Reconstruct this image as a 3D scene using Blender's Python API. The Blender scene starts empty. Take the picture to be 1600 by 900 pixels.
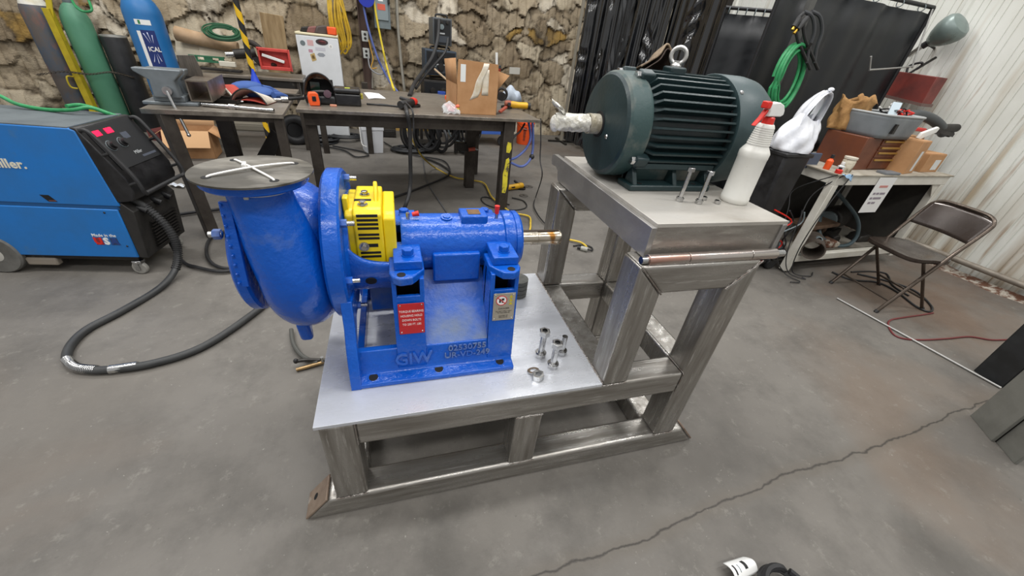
import bpy, bmesh, math, random
import numpy as np
from mathutils import Vector, Matrix
random.seed(7); rng = np.random.RandomState(5)
S = bpy.context.scene; COL = S.collection
PI = math.pi
# ------------------------------------------------------------------ camera
CAMV = (0.37641, -0.78897, 1.47381); YAW, PITCH, ROLL, FPX = 0.335375, 0.575557, 0.119782, 589.52
def _basis():
    f0 = Vector((math.sin(YAW), math.cos(YAW), 0)); rt = Vector((math.cos(YAW), -math.sin(YAW), 0)); up = Vector((0, 0, 1))
    f = f0*math.cos(PITCH) - up*math.sin(PITCH); u = up*math.cos(PITCH) + f0*math.sin(PITCH)
    return rt*math.cos(ROLL) + u*math.sin(ROLL), u*math.cos(ROLL) - rt*math.sin(ROLL), f
CR, CU, CF = _basis(); CC = Vector(CAMV)
cam = bpy.data.objects.new('camera', bpy.data.cameras.new('camera')); COL.objects.link(cam)
cam.data.sensor_width = 36; cam.data.sensor_fit = 'HORIZONTAL'; cam.data.lens = 36*FPX/1600; cam.data.clip_start = .02
mw = Matrix.Identity(4)
for i in range(3):
    mw[i][0] = CR[i]; mw[i][1] = CU[i]; mw[i][2] = -CF[i]; mw[i][3] = CC[i]
cam.matrix_world = mw; S.camera = cam
# ------------------------------------------------------------------ light
S.view_settings.view_transform = 'Standard'; S.view_settings.look = 'None'; S.view_settings.gamma = 1
S.view_settings.use_curve_mapping = False; S.view_settings.exposure = 0.06
wd = bpy.data.worlds.new('hall_air'); S.world = wd; wd.use_nodes = True
wd.node_tree.nodes['Background'].inputs[0].default_value = (1.0, .99, .975, 1); wd.node_tree.nodes['Background'].inputs[1].default_value = .5
LAMPS = [(-2.6, 4.2), (1.0, 4.4), (4.2, 3.2), (-2.6, 1.0), (0.9, .9), (3.9, -.4), (-1.4, -2.6), (2.2, -2.8)]
for lx, ly in LAMPS:                       # rows of high-bay tubes under the hall roof
    ld = bpy.data.lights.new('high_bay_lamp', 'AREA'); ld.shape = 'RECTANGLE'; ld.size = 2.4; ld.size_y = .4
    ld.energy = 88; ld.color = (1.0, .99, .97)
    lo = bpy.data.objects.new('high_bay_lamp', ld); COL.objects.link(lo); lo.location = (lx, ly, 5.2)
# ------------------------------------------------------------------ helpers
def hexc(h):
    h = h.lstrip('#'); o = []
    for i in (0, 2, 4):
        c = int(h[i:i+2], 16)/255; o.append(c/12.92 if c <= .04045 else ((c+.055)/1.055)**2.4)
    return (*o, 1)
def at(px, py, x=None, y=None, z=None):
    """point of the place on the sight line of a photo pixel, at a known x, y or z"""
    d = CF + CR*((px-800)/FPX) - CU*((py-450)/FPX)
    t = (z-CC.z)/d.z if z is not None else (y-CC.y)/d.y if y is not None else (x-CC.x)/d.x
    return CC + d*t
MATS = {}
def mat(name, c1, rough=.5, metal=0., c2=None, scale=6., lo=.4, hi=.65, stretch=(1, 1, 1), bump=0., bscale=80., c3=None, scale3=20., lo3=.6, hi3=.68, rv=.12, emit=None, estr=0, alpha=1., trans=0., coat=0., spec=.5):
    if name in MATS: return MATS[name]
    m = bpy.data.materials.new(name); m.use_nodes = True; nt = m.node_tree; N = nt.nodes; L = nt.links
    b = N['Principled BSDF']; b.inputs['Metallic'].default_value = metal; b.inputs['Roughness'].default_value = rough
    b.inputs['Specular IOR Level'].default_value = spec
    if coat: b.inputs['Coat Weight'].default_value = coat; b.inputs['Coat Roughness'].default_value = .08
    tc = N.new('ShaderNodeTexCoord'); mp = N.new('ShaderNodeMapping'); mp.inputs['Scale'].default_value = stretch
    L.new(tc.outputs['Object'], mp.inputs[0])
    def noise(sc, det=5, rg=.6):
        n = N.new('ShaderNodeTexNoise'); n.inputs['Scale'].default_value = sc; n.inputs['Detail'].default_value = det; n.inputs['Roughness'].default_value = rg
        L.new(mp.outputs[0], n.inputs[0]); return n.outputs[0]
    def mr(src, a, c, o0=0, o1=1):
        r = N.new('ShaderNodeMapRange'); r.inputs[1].default_value = a; r.inputs[2].default_value = c; r.inputs[3].default_value = o0; r.inputs[4].default_value = o1
        L.new(src, r.inputs[0]); return r.outputs[0]
    def mix(f, a, c):
        x = N.new('ShaderNodeMix'); x.data_type = 'RGBA'; L.new(f, x.inputs[0])
        for s, v in ((6, a), (7, c)):
            if hasattr(v, 'default_value') or hasattr(v, 'links'): L.new(v, x.inputs[s])
            else: x.inputs[s].default_value = v
        return x.outputs[2]
    if c2:
        n1 = noise(scale); col = mix(mr(n1, lo, hi), hexc(c1), hexc(c2))
        if c3: col = mix(mr(noise(scale3), lo3, hi3), col, hexc(c3))
        L.new(col, b.inputs['Base Color'])
        if rv: L.new(mr(n1, .3, .7, max(.02, rough-rv), min(1, rough+rv)), b.inputs['Roughness'])
    else: b.inputs['Base Color'].default_value = hexc(c1)
    if bump:
        bp = N.new('ShaderNodeBump'); bp.inputs['Strength'].default_value = bump; bp.inputs['Distance'].default_value = .01
        L.new(noise(bscale, 3), bp.inputs['Height']); L.new(bp.outputs[0], b.inputs['Normal'])
    if emit: b.inputs['Emission Color'].default_value = hexc(emit); b.inputs['Emission Strength'].default_value = estr
    if alpha < 1: b.inputs['Alpha'].default_value = alpha
    if trans: b.inputs['Transmission Weight'].default_value = trans
    MATS[name] = m; return m
def spl(pts, k=6, closed=False):
    P = [Vector(p) for p in pts]; n = len(P); o = []
    if n < 3: return P
    for i in range(n if closed else n-1):
        a, b, c, d = (P[(i-1) % n], P[i], P[(i+1) % n], P[(i+2) % n]) if closed else (P[max(i-1, 0)], P[i], P[i+1], P[min(i+2, n-1)])
        for j in range(k):
            t = j/k; o.append(.5*((2*b) + (c-a)*t + (2*a-5*b+4*c-d)*t*t + (3*b-a-3*c+d)*t**3))
    if not closed: o.append(P[-1])
    return o
class MB:
    def __init__(s): s.v = []; s.f = []
    def add(s, v, f, M=None):
        o = len(s.v); s.v += [(M @ Vector(p)) if M else Vector(p) for p in v]; s.f += [[i+o for i in q] for q in f]; return s
    def box(s, x0, x1, y0, y1, z0, z1, M=None):
        return s.add([(x0, y0, z0), (x1, y0, z0), (x1, y1, z0), (x0, y1, z0), (x0, y0, z1), (x1, y0, z1), (x1, y1, z1), (x0, y1, z1)],
                     [(0, 3, 2, 1), (4, 5, 6, 7), (0, 1, 5, 4), (1, 2, 6, 5), (2, 3, 7, 6), (3, 0, 4, 7)], M)
    def cb(s, c, sz, M=None):
        return s.box(c[0]-sz[0]/2, c[0]+sz[0]/2, c[1]-sz[1]/2, c[1]+sz[1]/2, c[2]-sz[2]/2, c[2]+sz[2]/2, M)
    def bar(s, p, q, w, h=None, up=(0, 0, 1)):
        p = Vector(p); q = Vector(q); h = h or w; d = (q-p).normalized(); u = Vector(up); u = u-d*u.dot(d)
        if u.length < 1e-4: u = Vector((0, 1, 0)) - d*d.y
        u.normalize(); r = d.cross(u); V = []
        for c in (p, q):
            for a, b in ((-1, -1), (1, -1), (1, 1), (-1, 1)): V.append(c + r*(a*w/2) + u*(b*h/2))
        return s.add(V, [(3, 2, 1, 0), (4, 5, 6, 7), (0, 1, 5, 4), (1, 2, 6, 5), (2, 3, 7, 6), (3, 0, 4, 7)])
    def prism(s, poly, ax, a, b, M=None):
        n = len(poly); V = []
        for t in (a, b):
            for u, w in poly: V.append({'x': (t, u, w), 'y': (u, t, w), 'z': (u, w, t)}[ax])
        return s.add(V, [list(range(n))[::-1], list(range(n, 2*n))] + [(i, (i+1) % n, n+(i+1) % n, n+i) for i in range(n)], M)
    def sweep(s, pts, rad, n=10, closed=False, cap=True, flat=1.):
        P = [Vector(p) for p in pts]; m = len(P); rad = [rad]*m if not hasattr(rad, '__len__') else rad
        T = []
        for i in range(m):
            a = P[(i-1) % m] if closed else P[max(i-1, 0)]; b = P[(i+1) % m] if closed else P[min(i+1, m-1)]
            t = b-a; T.append(t.normalized() if t.length > 1e-9 else (T[-1] if T else Vector((0, 0, 1))))
        u = Vector((0, 0, 1)) if abs(T[0].z) < .9 else Vector((1, 0, 0)); V = []
        for i in range(m):
            u = u-T[i]*u.dot(T[i]); u = u.normalized() if u.length > 1e-6 else T[i].orthogonal().normalized(); r = T[i].cross(u)
            for j in range(n):
                a = 2*PI*j/n; V.append(P[i] + (r*math.cos(a) + u*math.sin(a)*flat)*rad[i])
        F = []
        for i in range(m if closed else m-1):
            for j in range(n): F.append((i*n+j, i*n+(j+1) % n, ((i+1) % m)*n+(j+1) % n, ((i+1) % m)*n+j))
        if cap and not closed: F += [list(range(n))[::-1], list(range((m-1)*n, m*n))]
        return s.add(V, F)
    def tube(s, pts, r, n=8, k=6, closed=False): return s.sweep(spl(pts, k, closed), r, n, closed)
    def cyl(s, p, q, r, r2=None, n=20): return s.sweep([p, q], [r, r if r2 is None else r2], n)
    def lathe(s, prof, p=(0, 0, 0), d=(0, 0, 1), n=28, ph=0, cap=True):
        d = Vector(d).normalized(); u = d.orthogonal().normalized(); 
        if abs(d.z) > .99: u = Vector((1, 0, 0))
        if abs(d.x) > .99: u = Vector((0, 1, 0))
        r = d.cross(u); p = Vector(p); V = []
        for rad, h in prof:
            for j in range(n):
                a = 2*PI*j/n+ph; V.append(p + d*h + (u*math.cos(a) + r*math.sin(a))*rad)
        m = len(prof); F = []
        for i in range(m-1):
            for j in range(n): F.append((i*n+j, i*n+(j+1) % n, (i+1)*n+(j+1) % n, (i+1)*n+j))
        if cap:
            if prof[0][0] > 1e-5: F.append(list(range(n))[::-1])
            if prof[-1][0] > 1e-5: F.append(list(range((m-1)*n, m*n)))
        return s.add(V, F)
    def torus(s, c, ax, R, r, n=32, m=8):
        ax = Vector(ax).normalized(); u = ax.orthogonal().normalized(); w = ax.cross(u); c = Vector(c)
        return s.sweep([c + (u*math.cos(2*PI*i/n) + w*math.sin(2*PI*i/n))*R for i in range(n)], r, m, True)
    def ball(s, c, r, nu=16, nv=10):
        r = r if hasattr(r, '__len__') else (r, r, r); c = Vector(c); V = []; F = []
        for i in range(nv+1):
            t = PI*i/nv
            for j in range(nu):
                a = 2*PI*j/nu; V.append(c + Vector((r[0]*math.sin(t)*math.cos(a), r[1]*math.sin(t)*math.sin(a), r[2]*math.cos(t))))
        for i in range(nv):
            for j in range(nu): F.append((i*nu+j, (i+1)*nu+j, (i+1)*nu+(j+1) % nu, i*nu+(j+1) % nu))
        return s.add(V, F)
    def grid(s, fn, nu, nv, th=0.):
        V = [Vector(fn(i/nu, j/nv)) for i in range(nu+1) for j in range(nv+1)]
        F = [(i*(nv+1)+j, (i+1)*(nv+1)+j, (i+1)*(nv+1)+j+1, i*(nv+1)+j+1) for i in range(nu) for j in range(nv)]
        return s.add(V, F)
    def hexn(s, p, d, af, h, n=6): return s.lathe([(af*.577*.93, 0), (af*.577, h*.08), (af*.577, h*.92), (af*.577*.93, h)], p, d, n)
    def mesh(s, name, smooth=True, ang=.6):
        me = bpy.data.meshes.new(name); me.from_pydata([tuple(v) for v in s.v], [], s.f); me.validate()
        bm = bmesh.new(); bm.from_mesh(me); bmesh.ops.remove_doubles(bm, verts=bm.verts, dist=1e-6); bmesh.ops.recalc_face_normals(bm, faces=bm.faces); bm.to_mesh(me); bm.free()
        if smooth: me.shade_smooth(); me.set_sharp_from_angle(angle=ang)
        return me
def link(name, me, m, parent=None):
    o = bpy.data.objects.new(name, me); COL.objects.link(o)
    if me is not None and m is not None and not me.materials: me.materials.append(m)
    if parent: o.parent = parent
    return o
def tag(o, label=None, cat=None, group=None, kind=None):
    if label: o['label'] = label
    if cat: o['category'] = cat
    if group: o['group'] = group
    if kind: o['kind'] = kind
    return o
def fin(o, bevel=0, seg=2, solid=0, sub=0):
    if solid:
        md = o.modifiers.new('thickness', 'SOLIDIFY'); md.thickness = solid; md.offset = 0
    if bevel:
        md = o.modifiers.new('edge', 'BEVEL'); md.width = bevel; md.segments = seg; md.limit_method = 'ANGLE'; md.angle_limit = .6
    if sub:
        md = o.modifiers.new('soft', 'SUBSURF'); md.levels = sub; md.render_levels = sub
    return o
class Thing:
    """an Empty at the base of a thing; parts are written in its own frame, or in world metres if world=True"""
    def __init__(s, name, label, cat, loc=(0, 0, 0), rz=0, group=None, world=False):
        s.o = bpy.data.objects.new(name, None); COL.objects.link(s.o); s.o.empty_display_size = .05
        s.o.location = loc; s.o.rotation_euler = (0, 0, rz); tag(s.o, label, cat, group)
        s.w = (Matrix.Translation(Vector(loc)) @ Matrix.Rotation(rz, 4, 'Z')).inverted() if world else None
    def part(s, name, mb, m, parent=None, label=None, bevel=0, solid=0, sub=0, smooth=True, ang=.6, seg=2):
        if isinstance(mb, MB):
            if s.w: mb.v = [s.w @ v for v in mb.v]
            me = mb.mesh(name, smooth, ang)
        else:
            me = mb
            if s.w: me.transform(s.w)
        o = link(name, me, m, parent or s.o)
        if label: o['label'] = label
        return fin(o, bevel, seg, solid, sub)
def solo(name, label, cat, mb, m, loc=(0, 0, 0), rz=0, group=None, bevel=0, solid=0, sub=0, ang=.6):
    me = mb.mesh(name, True, ang) if isinstance(mb, MB) else mb
    o = link(name, me, m); o.location = loc; o.rotation_euler = (0, 0, rz); tag(o, label, cat, group); return fin(o, bevel, 2, solid, sub)
def wsolo(name, label, cat, mb, m, loc=None, **k):
    """one-mesh thing whose points are given in world metres"""
    if loc is None:
        n = len(mb.v); c = sum(mb.v, Vector())/n; loc = (c.x, c.y, min(v.z for v in mb.v))
    L = Vector(loc); mb.v = [v-L for v in mb.v]; return solo(name, label, cat, mb, m, loc, **k)
def struct(name, mb, m, parent=None, label=None, smooth=True, **k):
    o = link(name, mb.mesh(name, smooth), m, parent); 
    if not parent: o['kind'] = 'structure'
    if label: o['label'] = label
    return fin(o, **k)
def copy_tree(o, parent=None, loc=None, rz=None):
    c = o.copy(); COL.objects.link(c); c.parent = parent
    if loc is not None: c.location = loc
    if rz is not None: c.rotation_euler = (0, 0, rz)
    for ch in list(o.children): copy_tree(ch, c)
    return c
def text_mesh(body, size, M, ext=.0005, align='CENTER', sx=1., spacing=1.0, bold=0.):
    cu = bpy.data.curves.new('lettering', 'FONT'); cu.body = body; cu.size = size; cu.extrude = ext; cu.align_x = align; cu.align_y = 'CENTER'
    cu.resolution_u = 2; cu.space_line = spacing; cu.offset = bold
    o = bpy.data.objects.new('lettering', cu); me = bpy.data.meshes.new_from_object(o); bpy.data.objects.remove(o); bpy.data.curves.remove(cu)
    me.transform(Matrix.Diagonal((sx, 1, 1, 1))); me.transform(M); me.name = 'lettering'; return me
def frame_m(o, xd, yd):
    """matrix with x along xd, y along yd and z out of the surface"""
    x = Vector(xd).normalized(); y = Vector(yd); y = (y-x*y.dot(x)).normalized(); z = x.cross(y); o = Vector(o)
    return Matrix(((x.x, y.x, z.x, o.x), (x.y, y.y, z.y, o.y), (x.z, y.z, z.z, o.z), (0, 0, 0, 1)))
RA = .083                                            # the hall stands a little turned to the skid
def rm(u, v, z=0): return Vector((u*math.cos(RA)-v*math.sin(RA), u*math.sin(RA)+v*math.cos(RA), z))
# ------------------------------------------------------------------ materials
steel = mat('raw_tube_steel', '#b3b0ab', .32, .82, '#858079', 3.2, .35, .68, (.8, 9, 9), .12, 60, '#c9c7c3', 9, .58, .72)
steelv = mat('raw_post_steel', '#b0ada8', .32, .82, '#837e77', 3.2, .35, .68, (9, 9, .8), .12, 60, '#c9c7c3', 9, .58, .72)
plate = mat('ground_plate_steel', '#d6d9df', .3, .4, '#bfc2c8', 5, .35, .7, (1, 3, 1), .06, 90, '#a39c92', 3.5, .64, .84)
plate2 = mat('dusty_plate_steel', '#bdbab4', .48, .35, '#a29d95', 4, .3, .7, (1, 2, 1), .06, 90, '#8d8273', 3, .6, .8)
zinc = mat('zinc_plated', '#cfcfce', .22, 1., '#a7a7a8', 30, .3, .7)
blue = mat('pump_blue_paint', '#0650b4', .26, 0, '#0d58bb', 7, .35, .7, (1, 1, 1), .35, 38, '#6178a3', 5, .62, .82, .08, coat=.12, spec=.4)
bluedust = mat('dusty_blue_paint', '#155abb', .42, 0, '#6c7c99', 6, .42, .68, (1, 1, 1), .2, 45, coat=.1)
dark = mat('deep_shadow_black', '#0b0b0d', .8)
blackrub = mat('black_rubber', '#1d1d1f', .55, 0, '#2a2a2b', 8)
blackplas = mat('black_plastic', '#161618', .4, 0, '#242426', 10)
charcoal = mat('dark_steel', '#3a3836', .5, .6, '#2a2725', 6, .3, .7, c3='#5c5650', scale3=14, lo3=.62, hi3=.75)
yellow = mat('guard_yellow_paint', '#f0d312', .34, 0, '#e6c510', 8, .4, .7, bump=.08, coat=.3)
green = mat('motor_green_paint', '#182b2d', .4, 0, '#203336', 7, .35, .7, (1, 1, 1), .1, 60, '#55655f', 4.5, .66, .9, .1)
white = mat('white_plastic', '#e9e9e6', .45, 0, '#dcdcd8', 9)
card = mat('cardboard', '#b98d63', .85, 0, '#a97d54', 7, .35, .7)
redp = mat('red_plastic', '#d22a20', .4)
orange = mat('orange_plastic', '#ee5a22', .45)
brass = mat('brass', '#c9a040', .3, .9)
ylwhose = mat('yellow_hose', '#d3b53a', .5, 0, '#b89a35', 20)
bluehose = mat('blue_hose', '#4e5f9c', .5)
grnhose = mat('green_hose', '#2f9158', .45, 0, '#267a49', 15)
paper = mat('white_paper', '#e6e6e4', .8)
ink = mat('black_ink', '#1b1b1d', .7)
greyp = mat('grey_paint', '#6f7a7d', .45, 0, '#646e71', 7)
# ------------------------------------------------------------------ the hall: floor and walls
def floor_mat():
    m = bpy.data.materials.new('worn_concrete'); m.use_nodes = True; nt = m.node_tree; N = nt.nodes; L = nt.links; b = N['Principled BSDF']
    tc = N.new('ShaderNodeTexCoord')
    def noise(sc, det=6, rg=.6, dist=0):
        n = N.new('ShaderNodeTexNoise'); n.inputs['Scale'].default_value = sc; n.inputs['Detail'].default_value = det; n.inputs['Roughness'].default_value = rg; n.inputs['Distortion'].default_value = dist
        L.new(tc.outputs['Object'], n.inputs[0]); return n.outputs[0]
    def ramp(src, a, c):
        r = N.new('ShaderNodeMapRange'); r.inputs[1].default_value = a; r.inputs[2].default_value = c; L.new(src, r.inputs[0]); return r.outputs[0]
    def mix(f, a, c, k=None):
        x = N.new('ShaderNodeMix'); x.data_type = 'RGBA'
        if k is not None:
            q = N.new('ShaderNodeMath'); q.operation = 'MULTIPLY'; L.new(f, q.inputs[0]); q.inputs[1].default_value = k; f = q.outputs[0]
        L.new(f, x.inputs[0])
        for s_, v in ((6, a), (7, c)):
            if isinstance(v, tuple): x.inputs[s_].default_value = v
            else: L.new(v, x.inputs[s_])
        return x.outputs[2]
    c = mix(ramp(noise(.9, 6, .6, .4), .35, .7), hexc('#716d67'), hexc('#5d5954'))
    c = mix(ramp(noise(3.1, 8, .7), .47, .7), c, hexc('#474440'), .6)
    c = mix(ramp(noise(.55, 4, .55, .8), .55, .72), c, hexc('#6e5d4e'), .5)
    c = mix(ramp(noise(14, 4, .8), .58, .75), c, hexc('#8a877f'), .55)
    c = mix(ramp(noise(60, 2, .5), .73, .77), c, hexc('#a9a69e'), .6)
    c = mix(ramp(noise(30, 3, .6), .70, .78), c, hexc('#34312d'), .6)
    def spot(c, p, r, col, k):
        vs = N.new('ShaderNodeVectorMath'); vs.operation = 'DISTANCE'; L.new(tc.outputs['Object'], vs.inputs[0]); vs.inputs[1].default_value = (p.x, p.y, 0)
        ad = N.new('ShaderNodeMath'); ad.operation = 'MULTIPLY_ADD'; L.new(noise(2.6, 6, .65), ad.inputs[0]); ad.inputs[1].default_value = r*1.3; L.new(vs.outputs['Value'], ad.inputs[2])
        rr_ = N.new('ShaderNodeMapRange'); rr_.inputs[1].default_value = r*1.6; rr_.inputs[2].default_value = r*.9; L.new(ad.outputs[0], rr_.inputs[0]); return mix(rr_.outputs[0], c, hexc(col), k)
    for p_, r_, col_, k_ in ((at(1440, 470, z=0), .95, '#6b503a', .55), (at(1500, 430, z=0), .8, '#5a4434', .5), (at(1480, 880, z=0), .22, '#3a3733', .6), (at(700, 880, z=0), .16, '#45423d', .5), (at(600, 318, z=0), .9, '#4d4b48', .4), (at(130, 640, z=0), .5, '#6a655e', .5)): c = spot(c, p_, r_, col_, k_)
    # a long crack running across the slab: distance to a wavy line
    sp = N.new('ShaderNodeSeparateXYZ'); L.new(tc.outputs['Object'], sp.inputs[0])
    def ma(op, a, bb):
        q = N.new('ShaderNodeMath'); q.operation = op
        for i, v in enumerate((a, bb)):
            if isinstance(v, (int, float)): q.inputs[i].default_value = v
            elif v is not None: L.new(v, q.inputs[i])
        return q.outputs[0]
    A = at(850, 893, z=0); B = at(1400, 680, z=0); d = (B-A).normalized(); nn = (-d.y, d.x)
    off = nn[0]*A.x + nn[1]*A.y
    dist = ma('ADD', ma('ADD', ma('MULTIPLY', sp.outputs[0], nn[0]), ma('MULTIPLY', sp.outputs[1], nn[1])), -off)
    dist = ma('ADD', dist, ma('MULTIPLY', ma('SUBTRACT', noise(6, 5, .6), .5), .06))
    dist = ma('ADD', dist, ma('MULTIPLY', ma('SUBTRACT', noise(1.2, 3, .6), .5), .12))
    ab = ma('ABSOLUTE', dist, None)
    c = mix(ma('SUBTRACT', 1, ramp(ab, .012, .05)), c, hexc('#5f584f'), .45)
    c = mix(ma('SUBTRACT', 1, ramp(ab, .001, .0065)), c, hexc('#2e2a26'), .85)
    L.new(c, b.inputs['Base Color']); r = N.new('ShaderNodeMapRange'); r.inputs[3].default_value = .5; r.inputs[4].default_value = .72
    r.inputs[1].default_value = .3; r.inputs[2].default_value = .7; L.new(noise(2.2), r.inputs[0]); L.new(r.outputs[0], b.inputs['Roughness'])
    bp = N.new('ShaderNodeBump'); bp.inputs['Strength'].default_value = .18; bp.inputs['Distance'].default_value = .01; L.new(noise(38, 6, .7), bp.inputs['Height']); L.new(bp.outputs[0], b.inputs['Normal'])
    return m
struct('floor', MB().box(-8, 8, -5, 9, -.1, 0), floor_mat(), smooth=False)
# back wall: torn, flaking insulation, every flake a tilted plate with its own step
VW = 6.35
def back_wall():
    du = .02; us = np.arange(-7.2, 6.2, du); zs = np.arange(0, 3.4, du); Ug, Zg = np.meshgrid(us, zs, indexing='ij')
    def vn(x, y, seed):
        r = np.random.RandomState(seed); g = r.rand(64, 64); xi = np.floor(x).astype(int); yi = np.floor(y).astype(int); fx = x-xi; fy = y-yi
        fx = fx*fx*(3-2*fx); fy = fy*fy*(3-2*fy); G = lambda a, c: g[a % 64, c % 64]
        return (G(xi, yi)*(1-fx)+G(xi+1, yi)*fx)*(1-fy)+(G(xi, yi+1)*(1-fx)+G(xi+1, yi+1)*fx)*fy
    def fb(x, y, s): return vn(x, y, s)*.55+vn(x*2.1, y*2.1, s+1)*.28+vn(x*4.3, y*4.3, s+2)*.17
    wu = Ug+(fb(Ug*4, Zg*4, 1)-.5)*.34; wz = Zg+(fb(Ug*4, Zg*4, 11)-.5)*.26
    n = 640; sx = rng.uniform(-7.4, 6.4, n); sz = rng.uniform(-.1, 3.5, n)
    best = np.full(Ug.shape, 9.); sec = np.full(Ug.shape, 9.); idx = np.zeros(Ug.shape, int)
    for i in range(n):
        m = (np.abs(us-sx[i]) < .95); a0, a1 = np.where(m)[0][[0, -1]] if m.any() else (0, -1)
        if a1 < 0: continue
        sl = slice(a0, a1+1); d = np.hypot((wu[sl]-sx[i])*1.0, (wz[sl]-sz[i])*1.15)
        cl = d < best[sl]; sec[sl] = np.where(cl, best[sl], np.minimum(sec[sl], d)); idx[sl] = np.where(cl, i, idx[sl]); best[sl] = np.where(cl, d, best[sl])
    offs = rng.uniform(0, .05, n); tu = rng.uniform(-.12, .12, n); tz = rng.uniform(.0, .28, n)
    e = sec-best
    h = offs[idx] + (Ug-sx[idx])*tu[idx] + (sz[idx]-Zg)*tz[idx]; h = h - .045*np.exp(-e/.014)*np.clip((fb(Ug*3, Zg*3, 61)-.3)*4, 0, 1) + (fb(Ug*7, Zg*5, 31)-.5)*.035 + (fb(Ug*24, Zg*11, 41)-.5)*.022 - .016*(np.abs(((Ug+.02*fb(Ug*2, Zg*2, 7))/.14) % 1-.5) < .06)
    h = np.clip(h, -.12, .2)
    pal = np.array([hexc(c)[:3] for c in ('#a4967f', '#978973', '#b1a58f', '#857660', '#c2b8a6', '#94773f', '#9f927c')])
    cid = rng.choice(7, n, p=[.24, .2, .17, .12, .12, .06, .09]); c = pal[cid[idx]]
    k = np.clip((fb(Ug*7, Zg*5, 51)-.49)*4, 0, 1)[..., None]; c = c*(1-k*.6) + np.array(hexc('#66573f')[:3])*k*.6
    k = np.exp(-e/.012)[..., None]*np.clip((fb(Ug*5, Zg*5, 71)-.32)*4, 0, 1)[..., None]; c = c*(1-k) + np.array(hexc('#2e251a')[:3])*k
    k = np.clip((fb(Ug*13, Zg*13, 91)-.60)*6, 0, 1)[..., None]; c = c*(1-k*.6) + np.array(hexc('#3c3021')[:3])*k*.6
    nu, nz = Ug.shape; P = np.stack([Ug, VW-h, Zg], -1).reshape(-1, 3)
    ii = np.arange(nu*nz).reshape(nu, nz); F = np.stack([ii[:-1, :-1], ii[1:, :-1], ii[1:, 1:], ii[:-1, 1:]], -1).reshape(-1, 4)
    me = bpy.data.meshes.new('wall_back'); me.from_pydata(P.tolist(), [], F.tolist())
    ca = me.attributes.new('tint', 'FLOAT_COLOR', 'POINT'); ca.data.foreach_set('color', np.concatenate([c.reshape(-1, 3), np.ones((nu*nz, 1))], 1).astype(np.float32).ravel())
    me.shade_smooth(); me.set_sharp_from_angle(angle=.9)
    m = bpy.data.materials.new('flaking_insulation'); m.use_nodes = True; N = m.node_tree.nodes; L = m.node_tree.links; b = N['Principled BSDF']; b.inputs['Roughness'].default_value = .9
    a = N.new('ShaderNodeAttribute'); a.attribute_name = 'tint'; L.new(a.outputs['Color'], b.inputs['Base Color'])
    tc = N.new('ShaderNodeTexCoord'); nz_ = N.new('ShaderNodeTexNoise'); nz_.inputs['Scale'].default_value = 55; L.new(tc.outputs['Object'], nz_.inputs[0])
    bp = N.new('ShaderNodeBump'); bp.inputs['Strength'].default_value = .5; bp.inputs['Distance'].default_value = .02; L.new(nz_.outputs[0], bp.inputs['Height']); L.new(bp.outputs[0], b.inputs['Normal'])
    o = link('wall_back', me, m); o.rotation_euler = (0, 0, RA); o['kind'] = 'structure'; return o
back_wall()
# right wall: ribbed sheet panels, each 0.9 m wide sheet a piece
def wall_mat():
    m = bpy.data.materials.new('chalky_white_sheet'); m.use_nodes = True; N = m.node_tree.nodes; L = m.node_tree.links; b = N['Principled BSDF']; b.inputs['Roughness'].default_value = .55
    g = N.new('ShaderNodeNewGeometry'); mp = N.new('ShaderNodeMapping'); mp.inputs['Scale'].default_value = (7, 7, .55); L.new(g.outputs['Position'], mp.inputs[0])
    def nz(src, sc): n = N.new('ShaderNodeTexNoise'); n.inputs['Scale'].default_value = sc; n.inputs['Detail'].default_value = 6; L.new(src, n.inputs[0]); return n.outputs[0]
    def ramp(src, a, c, o0=0., o1=1.):
        r = N.new('ShaderNodeMapRange'); r.inputs[1].default_value = a; r.inputs[2].default_value = c; r.inputs[3].default_value = o0; r.inputs[4].default_value = o1; L.new(src, r.inputs[0]); return r.outputs[0]
    def mix(f, a, c):
        x = N.new('ShaderNodeMix'); x.data_type = 'RGBA'; L.new(f, x.inputs[0])
        for s_, v in ((6, a), (7, c)):
            if isinstance(v, tuple): x.inputs[s_].default_value = v
            else: L.new(v, x.inputs[s_])
        return x.outputs[2]
    c = mix(ramp(nz(g.outputs['Position'], 1.4), .35, .7), hexc('#dcddd7'), hexc('#c9c9c0'))
    c = mix(ramp(nz(mp.outputs[0], 1.), .54, .72, 0, .75), c, hexc('#a08c6c'))
    c = mix(ramp(nz(mp.outputs[0], 2.3), .62, .74, 0, .7), c, hexc('#8a6a48'))
    sp = N.new('ShaderNodeSeparateXYZ'); L.new(g.outputs['Position'], sp.inputs[0]); q = N.new('ShaderNodeMath'); q.operation = 'MULTIPLY'; L.new(ramp(sp.outputs[2], .95, .05), q.inputs[0]); L.new(ramp(nz(mp.outputs[0], 1.7), .40, .62, 0, .8), q.inputs[1])
    c = mix(q.outputs[0], c, hexc('#8d7350')); L.new(c, b.inputs['Base Color']); return m
wallm = wall_mat(); _unused = mat('chalky_white_sheet', '#d6d7d1', .55, 0, '#c9c9c1', 3, .35, .7, (1, 1, .35), .0, 40, '#a3947a', 2.2, .60, .82)
UW = 5.72
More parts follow.
